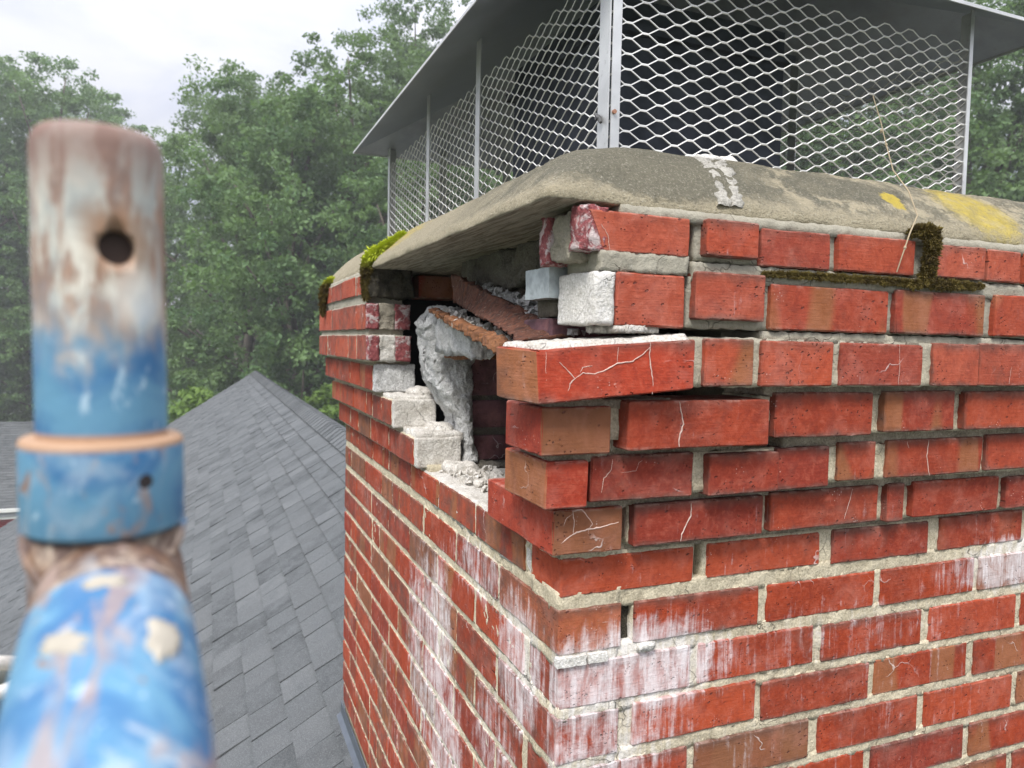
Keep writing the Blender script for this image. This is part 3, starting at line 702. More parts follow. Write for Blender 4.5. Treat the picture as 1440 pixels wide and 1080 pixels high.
# repaired joint across the crown: pale mortar in two halves with a crack between
M_rep = mortar_material('repair_mortar', (.25, .24, .21), (.40, .385, .34), .15, 0, .006, 0, 0)
path = [(.004, .150), (.014, .163), (.03, .178), (.05, .197), (.07, .213), (.09, .225), (.11, .233), (.135, .2395), (.16, .243)]
def patch(left):
    mb = MB(); rws = []
    for i in range(33):
        t = i / 32 * (len(path) - 1); a = min(int(t), len(path) - 2); f = t - a
        ins = path[a][0] + (path[a + 1][0] - path[a][0]) * f; z = path[a][1] + (path[a + 1][1] - path[a][1]) * f
        xc = .182 + .058 * (i / 32) + .006 * noise.noise(Vector((i * .37, 0, 0))) + .0025 * noise.noise(Vector((i * 1.7, 3, 0)))
        wd = .014 + .010 * (i / 32) ** 2 + .006 * noise.noise(Vector((i * .31, 7 if left else 2, 0)))
        wd *= 1.35 + .4 * noise.noise(Vector((i * .9, 5 if left else 6, 1)))
        if i > 27: wd += .006 * (i - 27)
        gap = .0005 + .0007 * max(0, noise.noise(Vector((i * .6, 9, 0))))
        if i > 26: gap = .0003
        xa, xb = (xc - wd, xc - gap) if left else (xc + gap, xc + wd)
        y = -.067 + ins; row = []
        for q in range(7):
            u = q / 6; e = min(u, 1 - u) * 6; h = .0036 + .0020 * min(1, e) + .0045 * noise.noise(Vector((xa + (xb - xa) * u, y, z)) * 90)
            row.append(Vector((xa + (xb - xa) * u, y - h * .75, z + h * .7)))
        rws.append(row)
    vs = [p for r_ in rws for p in r_]; fs = [(i * 7 + q, i * 7 + q + 1, (i + 1) * 7 + q + 1, (i + 1) * 7 + q) for i in range(32) for q in range(6)]
    o = len(vs)
    for row in rws: vs += [row[0] + Vector((0, .008, -.008)), row[-1] + Vector((0, .008, -.008))]
    for i in range(32):
        fs.append((i * 7, (i + 1) * 7, o + 2 * (i + 1), o + 2 * i)); fs.append((i * 7 + 6, o + 2 * i + 1, o + 2 * (i + 1) + 1, (i + 1) * 7 + 6))
    mb.add(vs, fs); return mb.build('crack_repair_mortar', M_rep, crown_o, True)
patch(True); patch(False)
rough_box('crack_repair_mortar', (.215, .058, .236), (.31, .115, .252), .005, .004, 60, M_white, crown_o, round_=.8)

# ---- lead coloured flashing where the roof meets the left face
M_flash = galv('flashing', (.13, .15, .18), .45, .4)
RS = .658; XR, ZR = .65, -.79
def roofz(x): return ZR - RS * abs(x - XR)
mb = MB(); zf = roofz(0)
mb.hexa([(-.006, -.3, zf - .01), (-.003, -.3, zf - .01), (-.003, 1.53, zf - .01), (-.006, 1.53, zf - .01), (-.006, -.3, zf + .055), (-.003, -.3, zf + .055), (-.003, 1.53, zf + .055), (-.006, 1.53, zf + .055)])
mb.hexa([(-.022, -.3, roofz(-.022) + .018), (-.004, -.3, zf + .018), (-.004, 1.53, zf + .018), (-.022, 1.53, roofz(-.022) + .018), (-.022, -.3, roofz(-.022) + .021), (-.004, -.3, zf + .021), (-.004, 1.53, zf + .021), (-.022, 1.53, roofz(-.022) + .021)])
mb.build('flashing', M_flash, chim)
mb = MB(); mb.tube([(-.036, -.3, roofz(-.036) + .022), (-.037, .5, roofz(-.036) + .021), (-.05, .8, roofz(-.05) + .02), (-.037, 1.0, roofz(-.036) + .020)], .004, 6); mb.build('sealant_bead', M_white, chim)

# ------------------------------------------------------------------ rusted lintel pieces, rubble, moss
def strip_piece(name, a0, a1, b0, b1, th, material, label, n=120):
    """a0->a1 top edge, b0->b1 bottom edge, th thickness vector"""
    a0, a1, b0, b1, th = map(Vector, (a0, a1, b0, b1, th)); vs, fs = grid_box(lin(n), lin(2), lin(14)); out = []
    for u, v, w in vs:
        p = (b0.lerp(b1, u)).lerp(a0.lerp(a1, u), w) + th * v
        p += N3(p, 35, 2) * .0038 + N3(p, 120, 3) * .0026 + N3(p, 300, 3) * .0012
        if w in (0, 1): p.z += noise.noise(p * 90) * .004 + noise.noise(p * 260) * .003
        out.append(p)
    mb = MB(); mb.add(out, fs); o = mb.build(name, material, None, True); tag(o, label, 'steel strip'); return o
strip_piece('rusted_lintel', (.030, .56, .112), (.022, .045, -.003), (.036, .56, .062), (-.045, .045, -.012), (.012, .0, -.002), M_rust, 'broad flaking rust-brown lintel strip sloping under the crown down to the pushed-out corner brick')
strip_piece('rusted_strip', (.002, .61, .046), (-.052, .09, -.016), (.006, .61, .039), (-.056, .09, -.030), (.018, .0, .002), M_rust2, 'thin orange rusted strip lying across the pale mortar lump below the broad lintel')
strip_piece('rusted_strip', (.036, .60, -.043), (.045, .40, -.036), (.036, .60, -.049), (.045, .40, -.043), (.03, .0, 0), M_rust2, 'short rusted stub poking level out of the mortar lump above the dark bricks', 14)
def rubble(name, lo_path, hi_path, w, h, label, seed, mat_=None):
    mb = MB(); rr = random.Random(seed); a, b_ = Vector(lo_path), Vector(hi_path)
    for q in range(150):
        t = rr.random(); p = a.lerp(b_, t) + Vector((rr.uniform(0, w), rr.uniform(-.01, .01), rr.uniform(-.004, h)))
        r_ = rr.uniform(.003, .011); nrm = Vector((rr.gauss(0, 1), rr.gauss(0, 1), rr.gauss(0, 1) + 1)).normalized()
        x_ = nrm.orthogonal().normalized(); y_ = nrm.cross(x_); th = r_ * rr.uniform(.3, .8); pts = []
        kq = 6
        for sgn in (-1, 1):
            for i in range(kq):
                an = 2 * math.pi * i / kq; rad = r_ * rr.uniform(.7, 1.2)
                pts.append(p + (x_ * math.cos(an) + y_ * math.sin(an)) * rad + nrm * th * sgn * .5)
        mb.add(pts, [tuple(reversed(range(kq))), tuple(range(kq, 2 * kq))] + [(i, (i + 1) % kq, kq + (i + 1) % kq, kq + i) for i in range(kq)])
    o = mb.build(name, mat_ or M_parge); tag(o, label, 'rubble', None, 'stuff'); return o
rubble('mortar_rubble', (.040, .46, .078), (.030, .05, .0), .05, .012, 'grey mortar crumbs heaped along the top of the rusted lintel', 3)
o = rough_box('mortar_rubble_heap', (0, 0, 0), (.42, .06, .02), .007, .004, 60, M_parge, None, corners=[Vector(v) for v in [(.026, .05, -.02), (.09, .05, -.02), (.09, .48, .04), (.034, .48, .04), (.026, .05, .0), (.085, .05, .002), (.085, .48, .070), (.036, .48, .082)]])
tag(o, 'grey mortar bank packed behind the broad rusted lintel', 'mortar')
rubble('mortar_rubble', (.004, .58, .036), (-.03, .20, -.02), .06, .008, 'sandy mortar crumbs between the two rusted strips', 5, M_shelf)
o = rough_box('mortar_rubble_heap', (0, 0, 0), (.42, .06, .03), .005, .009, 45, M_parge, None, corners=[Vector(v) for v in [(.012, .37, -.042), (.05, .37, -.042), (.07, .60, -.035), (.016, .60, -.035), (-.008, .37, .004), (.03, .37, .004), (.05, .60, .045), (.012, .60, .038)]])
tag(o, 'sandy mortar bank between the two rusted strips', 'mortar')
rubble('mortar_rubble', (.02, .60, -.268), (.05, .22, -.268), .12, .003, 'pale mortar crumbs scattered on the exposed brick ledge below the hole', 8, M_shelf)

def moss(path, width, density, length, label, seed, flat=(0, -1, 0)):
    """tufts of little blades on a lumpy cushion along a path; path = [(pos, radius)]"""
    rr = random.Random(seed); mb = MB(); fl = Vector(flat)
    for (a, ra), (b_, rb_) in zip(path[:-1], path[1:]):
        a, b_ = Vector(a), Vector(b_); n = max(2, int((b_ - a).length * density))
        for q in range(n):
            t = rr.random(); c = a.lerp(b_, t); r_ = ra + (rb_ - ra) * t
            d = Vector((rr.gauss(0, 1), rr.gauss(0, 1), rr.gauss(0, 1))).normalized()
            if d.dot(fl) < -.2: d = -d
            p = c + d * r_ * rr.uniform(.5, 1.0) * (1 + .9 * noise.noise(Vector(c + d * r_) * 170)); L = length * rr.uniform(.5, 1.3)
            e = (d + Vector((rr.gauss(0, .4), rr.gauss(0, .4), rr.gauss(0, .4)))).normalized(); L *= 1.5; o_ = e.orthogonal().normalized() * L * .2; o2 = e.cross(o_.normalized()) * L * .22
            mb.add([p - o_, p + o_ * .5 + o2, p + o_ * .5 - o2, p + e * L], [(0, 1, 3), (1, 2, 3), (2, 0, 3)])
    # cushion
    for (a, ra), (b_, rb_) in zip(path[:-1], path[1:]):
        mb.tube([a, b_], [ra * .45, rb_ * .45], 6)
    o = mb.build('moss', M_moss); tag(o, label, 'moss', None, 'stuff'); return o
moss([((.230, -.071, .0745), .0012), ((.27, -.072, .0755), .0026), ((.33, -.072, .076), .0030), ((.36, -.073, .0755), .0042), ((.39, -.072, .0765), .0026), ((.43, -.073, .0755), .0044), ((.455, -.072, .076), .0034), ((.48, -.074, .0745), .0062), ((.498, -.073, .0745), .0045)], .01, 30000, .0028, 'brown moss filling the bed joint left of the thick moss tuft', 1)
moss([((.512, -.072, .0755), .004), ((.53, -.074, .0765), .0065), ((.56, -.073, .0765), .0060), ((.59, -.073, .077), .0042), ((.622, -.072, .078), .0022)], .01, 40000, .0028, 'brown moss filling the bed joint right of the thick moss tuft', 2)
moss([((.475, -.070, .143), .004), ((.488, -.080, .1455), .007), ((.501, -.082, .139), .0095), ((.504, -.079, .12), .0085), ((.5045, -.077, .10), .0088), ((.503, -.074, .080), .007)], .01, 110000, .004, 'thick olive brown moss tuft hooked down the upright joint under the crown', 3)
moss([((-.070, .858, .076), .003), ((-.072, .856, .10), .004), ((-.072, .856, .128), .006), ((-.068, .852, .150), .012), ((-.058, .843, .168), .014), ((-.040, .82, .186), .007), ((-.005, .79, .212), .004)], .01, 90000, .006, 'bright green moss cushion spilling over the crown edge above the hole', 4, (-1, -1, .4))
moss([((-.076, 1.46, .06), .008), ((-.077, 1.45, .10), .012), ((-.074, 1.42, .135), .012), ((-.06, 1.40, .155), .008)], .01, 60000, .006, 'yellow green moss at the far left corner of the chimney top', 5, (-1, 0, .2))
# dead stem hanging over the crown
mb = MB(); st = [(.548, .068, .375), (.547, .05, .33), (.538, .03, .29), (.52, .0, .245), (.50, -.045, .205), (.478, -.079, .165), (.462, -.082, .14), (.452, -.084, .12), (.444, -.080, .088)]
mb.tube(st, [.0006, .0008, .0008, .0009, .0009, .0009, .0010, .0009, .0008], 6)
for p in ((.538, .03, .29), (.452, -.084, .12), (.543, .045, .315)): mb.tube([Vector(p) - Vector((0, 0, .003)), Vector(p), Vector(p) + Vector((.0006, 0, .003))], [.0008, .0022, .0008], 6)
tag(mb.build('dead_stem', simple('straw', (.33, .27, .18), .8)), 'thin dry straw stem leaning over the crown in front of the mesh', 'stem')
# ================================================================== CHIMNEY CAP (mesh cage with lid)
cap = empty('chimney_cap', (.44, .74, .24)); tag(cap, 'galvanised chimney cap with diamond mesh sides and a sheet metal lid', 'chimney cap')
CX0, CX1, CY0, CY1, CZ0 = .10, .785, .088, 1.40, .225
LX0, LX1, LY0, LY1, LZ = .0, .952, .040, 1.432, .532
HS = .47
def lid_z(x, y): return LZ + HS * max(0, min(x - LX0, LX1 - x, y - LY0, LY1 - y))
def mesh_panel(axis, c, a0, a1):
    mb = MB(); LW, SW = .0518, .0205; nz = 27; n = int((a1 - a0) / (LW / 2))
    r_ = .00108
    for k in range(nz):
        pts = []
        for i in range(n + 1):
            a = a0 + i * LW / 2; hi = (i + k) % 2
            zc = CZ0 + .002 + k * SW / 2 + (SW / 4 if hi else -SW / 4)
            # flattened bond at every node
            for da, dz in ((-.0052, 0), (.0052, 0)):
                aa = min(max(a + da, a0), a1)
                pts.append((aa, zc + (-.0006 if hi else .0006)))
        seg = []
        for aa, zz in pts:
            P3 = (aa, c, zz) if axis == 'x' else (c, aa, zz)
            lim = lid_z(P3[0], P3[1]) - .004
            if zz > lim:
                if len(seg) > 1: mb.tube(seg, r_, 4, False)
                seg = []; continue
            seg.append(P3)
        if len(seg) > 1: mb.tube(seg, r_, 4, False)
    return mb.build('mesh_panel', M_mesh, cap)
mesh_panel('x', CY0, CX0, CX1); mesh_panel('y', CX0, CY0, CY1); mesh_panel('x', CY1, CX0, CX1); mesh_panel('y', CX1, CY0, CY1)
def post(x, y, sx, sy, w1=.021, w2=.021):
    """angle iron: flanges along sx (x direction) and sy"""
    zt = lid_z(x, y) - .002; t = .002; z0 = CZ0 - .005
    mb = MB()
    if w1: xa, xb = sorted((x, x + sx * w1)); ya, yb = sorted((y - sy * .0035, y - sy * .0015)); mb.box((xa, ya, z0), (xb, yb, min(zt, lid_z(x, y))))
    if w2: ya, yb = sorted((y, y + sy * w2)); xa, xb = sorted((x - sx * .0035, x - sx * .0015)); mb.box((xa, ya, z0), (xb, yb, zt))
    return mb.build('post', M_galv, cap)
post(CX0, CY0, 1, 1, .013, .028); post(CX1, CY0, -1, 1, .008, .022); post(CX0, CY1, 1, -1); post(CX1, CY1, -1, -1)
for y in (.602, .961): post(CX0, y, 1, 1, 0, .024)
for y in (.49, .96): post(CX1, y, -1, 1, 0, .024)
for x in (.253, .46): post(x, CY1, 1, -1, .026, 0)
# lid: hipped sheet with a folded drip edge
def lid():
    mb = MB(); n = 26; idx = {}; t = .0016
    xs = sorted(set([LX0 + (LX1 - LX0) * i / n for i in range(n + 1)])); ys = [LY0 + (LY1 - LY0) * i / 38 for i in range(39)]
    hh = (LX1 - LX0) / 2
    def top(x, y): return lid_z(x, y) + .0015 * noise.noise(Vector((x * 4, y * 4, 0)))
    ridge = [(LX0 + hh, LY0 + hh), (LX0 + hh, LY1 - hh)]
    zr_ = LZ + HS * hh
    c = [(LX0, LY0, LZ), (LX1, LY0, LZ), (LX1, LY1, LZ), (LX0, LY1, LZ), (ridge[0][0], ridge[0][1], zr_), (ridge[1][0], ridge[1][1], zr_)]
    for dz in (0, t):
        mb.add([(a, b_, z + dz) for a, b_, z in c], [(0, 1, 4), (1, 2, 5, 4), (2, 3, 5), (3, 0, 4, 5)])
    o = mb.build('lid', M_lid, cap)
    mb = MB(); w = .008; e = .001
    mb.box((LX0 - e, LY0 - e, LZ - w * .4), (LX1 + e, LY0 + e, LZ + .002)); mb.box((LX0 - e, LY1 - e, LZ - w * .4), (LX1 + e, LY1 + e, LZ + .002))
    mb.box((LX0 - e, LY0 + e, LZ - w * .4), (LX0 + e, LY1 - e, LZ + .002)); mb.box((LX1 - e, LY0 + e, LZ - w * .4), (LX1 + e, LY1 - e, LZ + .002))
    mb.build('drip_edge', M_galv, o)
lid()
mb = MB(); mb.tube([(CX0 - .002, .106, .291), (CX0 - .012, .106, .291)], .003, 8); mb.tube([(CX0 - .006, .106, .291), (CX0 - .008, .114, .299)], [.004, .002], 6); mb.tube([(CX0 - .006, .106, .291), (CX0 - .008, .098, .283)], [.004, .002], 6)
mb.build('wing_nut', simple('dark_bolt', (.12, .12, .12), .5, .6), cap)
mb = MB(); mb.tube([(CX0 + .004, CY0 - .003, .295), (CX0 + .004, CY0 - .007, .295)], .003, 8); mb.build('rivet', simple('rivet_rust', (.35, .18, .12), .6, .4), cap)
# flue liners rising inside the cage
mb = MB(); mb.box((.21, .30, .20), (.578, .70, .56)); o = mb.build('flue_liner', M_flue, chim)
mb = MB(); mb.box((.195, .285, .50), (.592, .715, .515)); mb.build('flue_liner', M_flue, chim)

# ================================================================== HOUSE ROOF
def shingle_material():
    M, s, b = mat('asphalt_shingle'); P = s.pos()
    oi = s.node('ShaderNodeObjectInfo').outputs['Random']; isl = s.node('ShaderNodeNewGeometry').outputs['Random Per Island']
    rnd = s.m('FRACT', s.m('ADD', oi, isl))
    c = s.mix(rnd, (.038, .043, .045), (.108, .115, .118))
    n = s.noise(P, 260, 3, .85); n1 = s.noise(s.v('MULTIPLY', P, (9, 9, 9)), 1, 5, .7)
    c = s.mix(s.m('MULTIPLY', s.step(n1, .35, .7), .6), c, s.mix(rnd, (.12, .13, .135), (.06, .068, .072)))
    c = s.mix(s.m('MULTIPLY', s.step(n, .53, .64), .45), c, (.24, .25, .255)); c = s.mix(s.m('MULTIPLY', s.step(n, .47, .37), .5), c, (.03, .03, .035))
    s.put(b.inputs['Base Color'], c); b.inputs['Roughness'].default_value = .85
    s.put(b.inputs['Normal'], s.bump(n, .6, .002)); return M
M_sh = shingle_material()
house = empty('house', (.65, 6.5, -3)); tag(house, 'house with a grey shingled gable roof below the chimney', 'house')
EXP = .135; ang = math.atan(RS); dx = EXP * math.cos(ang); dz = EXP * math.sin(ang)
YN, YF = -3.0, 17.3; XE = -4.6
def shingle_corners(course, y0, y1, sgn=-1, lift=.0):
    """a shingle whose lower edge is at course"""
    xl = XR + sgn * (course + 1) * dx; xu = XR + sgn * (course * dx - .02); t = .007
    nx, nz = -sgn * -math.sin(ang), math.cos(ang)
    def pt(x, y, h): return (x + sgn * math.sin(ang) * h, y, roofz(x) + math.cos(ang) * h)
    lo = .013 + lift
    return [pt(xl, y0, lo - t), pt(xu, y0, .0), pt(xu, y1, .0), pt(xl, y1, lo - t), pt(xl, y0, lo), pt(xu, y0, t * .6), pt(xu, y1, t * .6), pt(xl, y1, lo)]
rs = random.Random(5); sh = []
nc = int((XR - XE) / dx)
for c_ in range(nc):
    y = YN + rs.uniform(0, .3)
    while y < YF:
        w = rs.choice((.155, .165, .17, .175, .18, .19)); y1 = min(y + w, YF)
        cc_ = shingle_corners(c_, y, y1 - .005, -1, rs.choice((0, .003, .007))); sh.append((cc_, (Vector(cc_[0]) - CAM).length)); y = y1
def visible(cs):
    p = sum((Vector(q) for q in cs), Vector()) / 8; d = p - CAM; z = d.dot(cf)
    if z < .3: return False
    u = 720 + 1048.9 * d.dot(cr) / z; v = 540 - 1048.9 * d.dot(cu) / z
    return (-20 < u < 60 or 235 < u < 500) and 500 < v < 1100
vis = sorted([q for q in sh if visible(q[0])], key=lambda q: q[1])
near = vis[:300]; ids = set(id(q) for q in near)
for cs, d in near:
    mb = MB(); mb.hexa(cs); mb.build('shingle', M_sh, house)
mb = MB()
for q in sh:
    if id(q) not in ids: mb.hexa(q[0])
for c_ in range(0, nc, 1):          # the hidden slope
    y = YN
    while y < YF: mb.hexa(shingle_corners(c_, y, min(y + .9, YF) - .003, 1)); y += .9
mb.build('shingle_field', M_sh, house)['kind'] = 'stuff'
# deck
mb = MB(); e = .012
for sg in (-1, 1):
    xo = XR + sg * (nc + .3) * dx
    mb.hexa([(XR, YN, ZR - .05), (xo, YN, roofz(xo) - .05), (xo, YF - .02, roofz(xo) - .05), (XR, YF - .02, ZR - .05), (XR, YN, ZR - .004), (xo, YN, roofz(xo) - .004), (xo, YF - .02, roofz(xo) - .004), (XR, YF - .02, ZR - .004)] if sg > 0 else
            [(xo, YN, roofz(xo) - .05), (XR, YN, ZR - .05), (XR, YF - .02, ZR - .05), (xo, YF - .02, roofz(xo) - .05), (xo, YN, roofz(xo) - .004), (XR, YN, ZR - .004), (XR, YF - .02, ZR - .004), (xo, YF - .02, roofz(xo) - .004)])
mb.build('roof_deck', simple('deck', (.12, .10, .08)), house)
# ridge caps
capm = MB(); w = .15; L_ = .19
def cap_piece(y):
    a = math.sin(ang) * w; c0 = math.cos(ang) * w; t = .006
    mb = MB()
    def sec(yy, h): return [(XR - c0, yy, ZR - a + .012 + h), (XR - .02, yy, ZR + .010 + h), (XR + .02, yy, ZR + .010 + h), (XR + c0, yy, ZR - a + .012 + h)]
    A, B = sec(y, .010), sec(y + L_, .001); A2, B2 = sec(y, .010 + t), sec(y + L_, .001 + t)
    vs = A + B + A2 + B2
    fs = [(8 + i, 9 + i, 13 + i, 12 + i) for i in range(3)] + [(i + 1, i, 4 + i, 5 + i) for i in range(3)] + [(i, i + 1, 9 + i, 8 + i) for i in range(3)] + [(5 + i, 4 + i, 12 + i, 13 + i) for i in range(3)] + [(4, 0, 8, 12), (3, 7, 15, 11)]
    mb.add(vs, fs); return mb
y = 1.7
base_me = cap_piece(0.).mesh('ridge_cap')
while y < YF - .1:
    o = link('ridge_cap', base_me, M_sh, house); o.location.y += y; o.rotation_euler = (0, rs.uniform(-.01, .01), 0); o.rotation_euler = (0, 0, 0); y += .145
# rake board, fascia, walls
M_trim = simple('white_trim', (.72, .72, .70), .5, 0, .06)
mb = MB(); xo = XR - (nc + .3) * dx
mb.hexa([(xo, YF, roofz(xo) - .16), (XR, YF, ZR - .16), (XR, YF + .02, ZR - .16), (xo, YF + .02, roofz(xo) - .16), (xo, YF, roofz(xo) - .002), (XR, YF, ZR - .002), (XR, YF + .02, ZR - .002), (xo, YF + .02, roofz(xo) - .002)]); mb.build('rake_board', M_trim, house)
mb = MB(); mb.box((xo + .4, YN + .3, -10.8), (XR * 2 - xo - .4, YF - .3, roofz(xo) - .1)); mb.build('wall', simple('siding', (.5, .5, .47)), house)
mb = MB(); mb.tube([(xo - .06, YN, roofz(xo) - .08), (xo - .06, YF, roofz(xo) - .08)], .06, 8); mb.build('gutter', M_trim, house)

# ------------------------------------------------------------------ ground
def ground_material():
    M, s, b = mat('forest_floor'); P = s.pos(); n = s.noise(P, .6, 6, .65)
    s.put(b.inputs['Base Color'], s.mix(s.step(n, .35, .65), (.035, .05, .02), (.06, .095, .03))); b.inputs['Roughness'].default_value = .95; return M
vs, fs = [], []
mb = MB(); n = 60; ext = 150
for i in range(n + 1):
    for j in range(n + 1):
        x = -ext + 2 * ext * i / n; y = -ext + 2 * ext * j / n; mb.v.append((x, y, -10.4 + .35 * noise.noise(Vector((x * .06, y * .06, 0)))))
for i in range(n):
    for j in range(n): mb.f.append((i * (n + 1) + j, (i + 1) * (n + 1) + j, (i + 1) * (n + 1) + j + 1, i * (n + 1) + j + 1))
tag(mb.build('ground', ground_material(), None, True), kind='structure')

# ------------------------------------------------------------------ red outbuilding, far left
bld = empty('red_building', (-12, 34, -10.4)); tag(bld, 'red sided building with a grey shingle roof and white gutter at far left', 'building')
BX0, BX1 = -22, -3.8; BY = 34.2; ze = -7.15; zr2 = -4.05; BYR = 38.8
M_red = simple('red_siding', (.42, .03, .04), .7)
mb = MB()
for q in range(40): z = -10.8 + q * .085; mb.box((BX0 + .3, BY + .4 - .004 * (q % 2), z - 0), (BX1 - .3, BY + .45, z + .078))
mb.build('siding', M_red, bld)
mb = MB(); mb.box((BX0 + .32, BY + .45, -10.8), (BX1 - .32, 2 * BYR - BY - .4, ze - .1)); mb.build('wall', M_red, bld)
mb = MB(); sl = (zr2 - ze) / (BYR - BY); ncb = 34; rs2 = random.Random(3)
for c_ in range(ncb):
    y0 = BY + (BYR - BY) * c_ / ncb; y1 = BY + (BYR - BY) * (c_ + 1.1) / ncb; x = BX0 + rs2.uniform(0, .4)
    while x < BX1:
        w_ = rs2.choice((.25, .35, .45)); x1 = min(x + w_, BX1); za, zc = ze + sl * (y0 - BY), ze + sl * (y1 - BY); h = .02 + rs2.choice((0, .008))
        mb.hexa([(x, y0, za), (x1 - .01, y0, za), (x1 - .01, y1, zc), (x, y1, zc), (x, y0, za + h), (x1 - .01, y0, za + h), (x1 - .01, y1, zc + .004), (x, y1, zc + .004)]); x = x1
mb.build('shingle_field', M_sh, bld)['kind'] = 'stuff'
mb = MB(); mb.hexa([(BX0, BY, ze - .05), (BX1, BY, ze - .05), (BX1, BYR, zr2 - .05), (BX0, BYR, zr2 - .05), (BX0, BY, ze - .003), (BX1, BY, ze - .003), (BX1, BYR, zr2 - .003), (BX0, BYR, zr2 - .003)])
mb.hexa([(BX0, BYR, zr2 - .05), (BX1, BYR, zr2 - .05), (BX1, 2 * BYR - BY, ze - .05), (BX0, 2 * BYR - BY, ze - .05), (BX0, BYR, zr2), (BX1, BYR, zr2), (BX1, 2 * BYR - BY, ze), (BX0, 2 * BYR - BY, ze)]); mb.build('roof', M_sh, bld)
mb = MB(); mb.box((BX0, BY - .12, ze - .05), (BX1, BY - .003, ze + .08)); mb.build('gutter', M_trim, bld)
mb = MB(); mb.box((BX0, BY - .02, ze - .34), (BX1, BY + .02, ze - .25)); mb.build('fascia', M_trim, bld)
mb = MB(); mb.box((BX0, BY - .05, ze - .25), (BX1, BY + .4, ze - .055)); mb.build('soffit', simple('soffit', (.25, .26, .28)), bld)
# ------------------------------------------------------------------ trees
def leaf_material(name, c1, c2, c3):
    M = bpy.data.materials.new(name); M.use_nodes = True; s = NT(M.node_tree); M.node_tree.nodes.remove(M.node_tree.nodes['Principled BSDF'])
    P = s.pos(); oi = s.node('ShaderNodeObjectInfo').outputs['Random']; isl = s.node('ShaderNodeNewGeometry').outputs['Random Per Island']
    n = s.noise(P, .55, 3, .6)
    c = s.mix(s.step(n, .35, .65), c1, c2); c = s.mix(s.m('MULTIPLY', isl, .5), c, c3)
    c = s.mix(s.m('MULTIPLY', oi, .35), c, (.06, .09, .035))
    d = s.node('ShaderNodeBsdfPrincipled'); s.put(d.inputs['Base Color'], c); d.inputs['Roughness'].default_value = .6; d.inputs['Specular IOR Level'].default_value = .35
    t = s.node('ShaderNodeBsdfTranslucent'); s.put(t.inputs[0], s.mix(.5, c, (.12, .20, .03)))
    mx = s.node('ShaderNodeMixShader'); mx.inputs[0].default_value = .45; s.l.new(d.outputs[0], mx.inputs[1]); s.l.new(t.outputs[0], mx.inputs[2])
    out = M.node_tree.nodes['Material Output']; s.l.new(mx.outputs[0], out.inputs[0]); return M
M_leaf = leaf_material('oak_leaf', (.055, .130, .050), (.175, .285, .095), (.18, .28, .11))
M_leaf2 = leaf_material('bush_leaf', (.10, .20, .03), (.16, .27, .05), (.2, .3, .06))
M_bark = simple('bark', (.09, .075, .06), .95, 0, .4, 3, .8, 20, .03)
def leaf_mesh(name, clusters, per, size, rng, spread):
    """clusters: (n,4) centre + radius; every cluster a flattened spray of leaf faces"""
    C = np.repeat(clusters, per, axis=0); n = len(C)
    d = rng.normal(size=(n, 3)); d /= np.linalg.norm(d, axis=1)[:, None]
    r_ = rng.random(n) ** .45
    P = C[:, :3] + d * (r_ * C[:, 3])[:, None] * np.array([1, 1, .6]) * spread
    nrm = rng.normal(size=(n, 3)) * .8 + np.array([0, 0, .8]) + d * .5; nrm /= np.linalg.norm(nrm, axis=1)[:, None]
    a = np.cross(nrm, rng.normal(size=(n, 3))); a /= np.linalg.norm(a, axis=1)[:, None]; b_ = np.cross(nrm, a)
    s_ = size * (.6 + .8 * rng.random(n))[:, None]
    bend = nrm * s_ * .18
    V = np.stack([P - a * s_, P + b_ * s_ * .55 - bend, P + a * s_, P - b_ * s_ * .55 - bend], axis=1).reshape(-1, 3)
    me = bpy.data.meshes.new(name); me.vertices.add(len(V)); me.vertices.foreach_set('co', V.ravel().astype(np.float32))
    me.loops.add(n * 4); me.loops.foreach_set('vertex_index', np.arange(n * 4, dtype=np.int32))
    me.polygons.add(n); me.polygons.foreach_set('loop_start', np.arange(0, n * 4, 4, dtype=np.int32)); me.polygons.foreach_set('loop_total', np.full(n, 4, dtype=np.int32))
    me.update(calc_edges=True); return me
def tree_proto(seed, H, Rc, zc0, per=66, ncl=1000, size=.066):
    """crown made of limbs ending in sprays; returns crown mesh and trunk mesh, base at origin"""
    rng = np.random.default_rng(seed); rr = random.Random(seed)
    tk = MB(); base = Vector((0, 0, 0)); pts = [Vector((0, 0, 0))]
    for i in range(1, 9): pts.append(Vector((rr.gauss(0, .12) * i * .4, rr.gauss(0, .12) * i * .4, H * .86 * i / 8)))
    tk.tube(pts, [.26 * (1 - i / 9.5) + .03 for i in range(9)], 8)
    lobes = []
    nl = 26
    for i in range(nl):
        t = (i + .5) / nl; z = zc0 + (H - zc0) * t; an = i * 2.4 + rr.uniform(-.5, .5)
        prof = math.sin(math.pi * min(1, (.12 + .88 * t)) ** .85) ** .6
        rad = Rc * prof * rr.uniform(.55, 1.0)
        st = pts[min(8, int(8 * (z * .8) / (H * .86)))]
        en = Vector((math.cos(an) * rad, math.sin(an) * rad, z)); mid = st.lerp(en, .5) + Vector((0, 0, .3))
        tk.tube([st, mid, en], [.09, .055, .02], 5)
        lobes.append((en, rr.uniform(.20, .36) * Rc)); lobes.append((mid.lerp(en, .3), rr.uniform(.18, .28) * Rc))
    lobes.append((Vector((0, 0, H - .6)), .3 * Rc))
    cl = []
    w_ = np.array([l[1] ** 2 for l in lobes]); w_ /= w_.sum()
    for k in rng.choice(len(lobes), ncl, p=w_):
        e, r_ = lobes[k]; d = rng.normal(size=3); d /= np.linalg.norm(d); q = np.array(e) + d * r_ * (.55 + .55 * rng.random()) * np.array([1.1, 1.1, .8])
        cl.append((*q, rng.uniform(.22, .5)))
    return leaf_mesh('crown', np.array(cl), per, size, rng, 1.), tk.mesh('trunk', True)
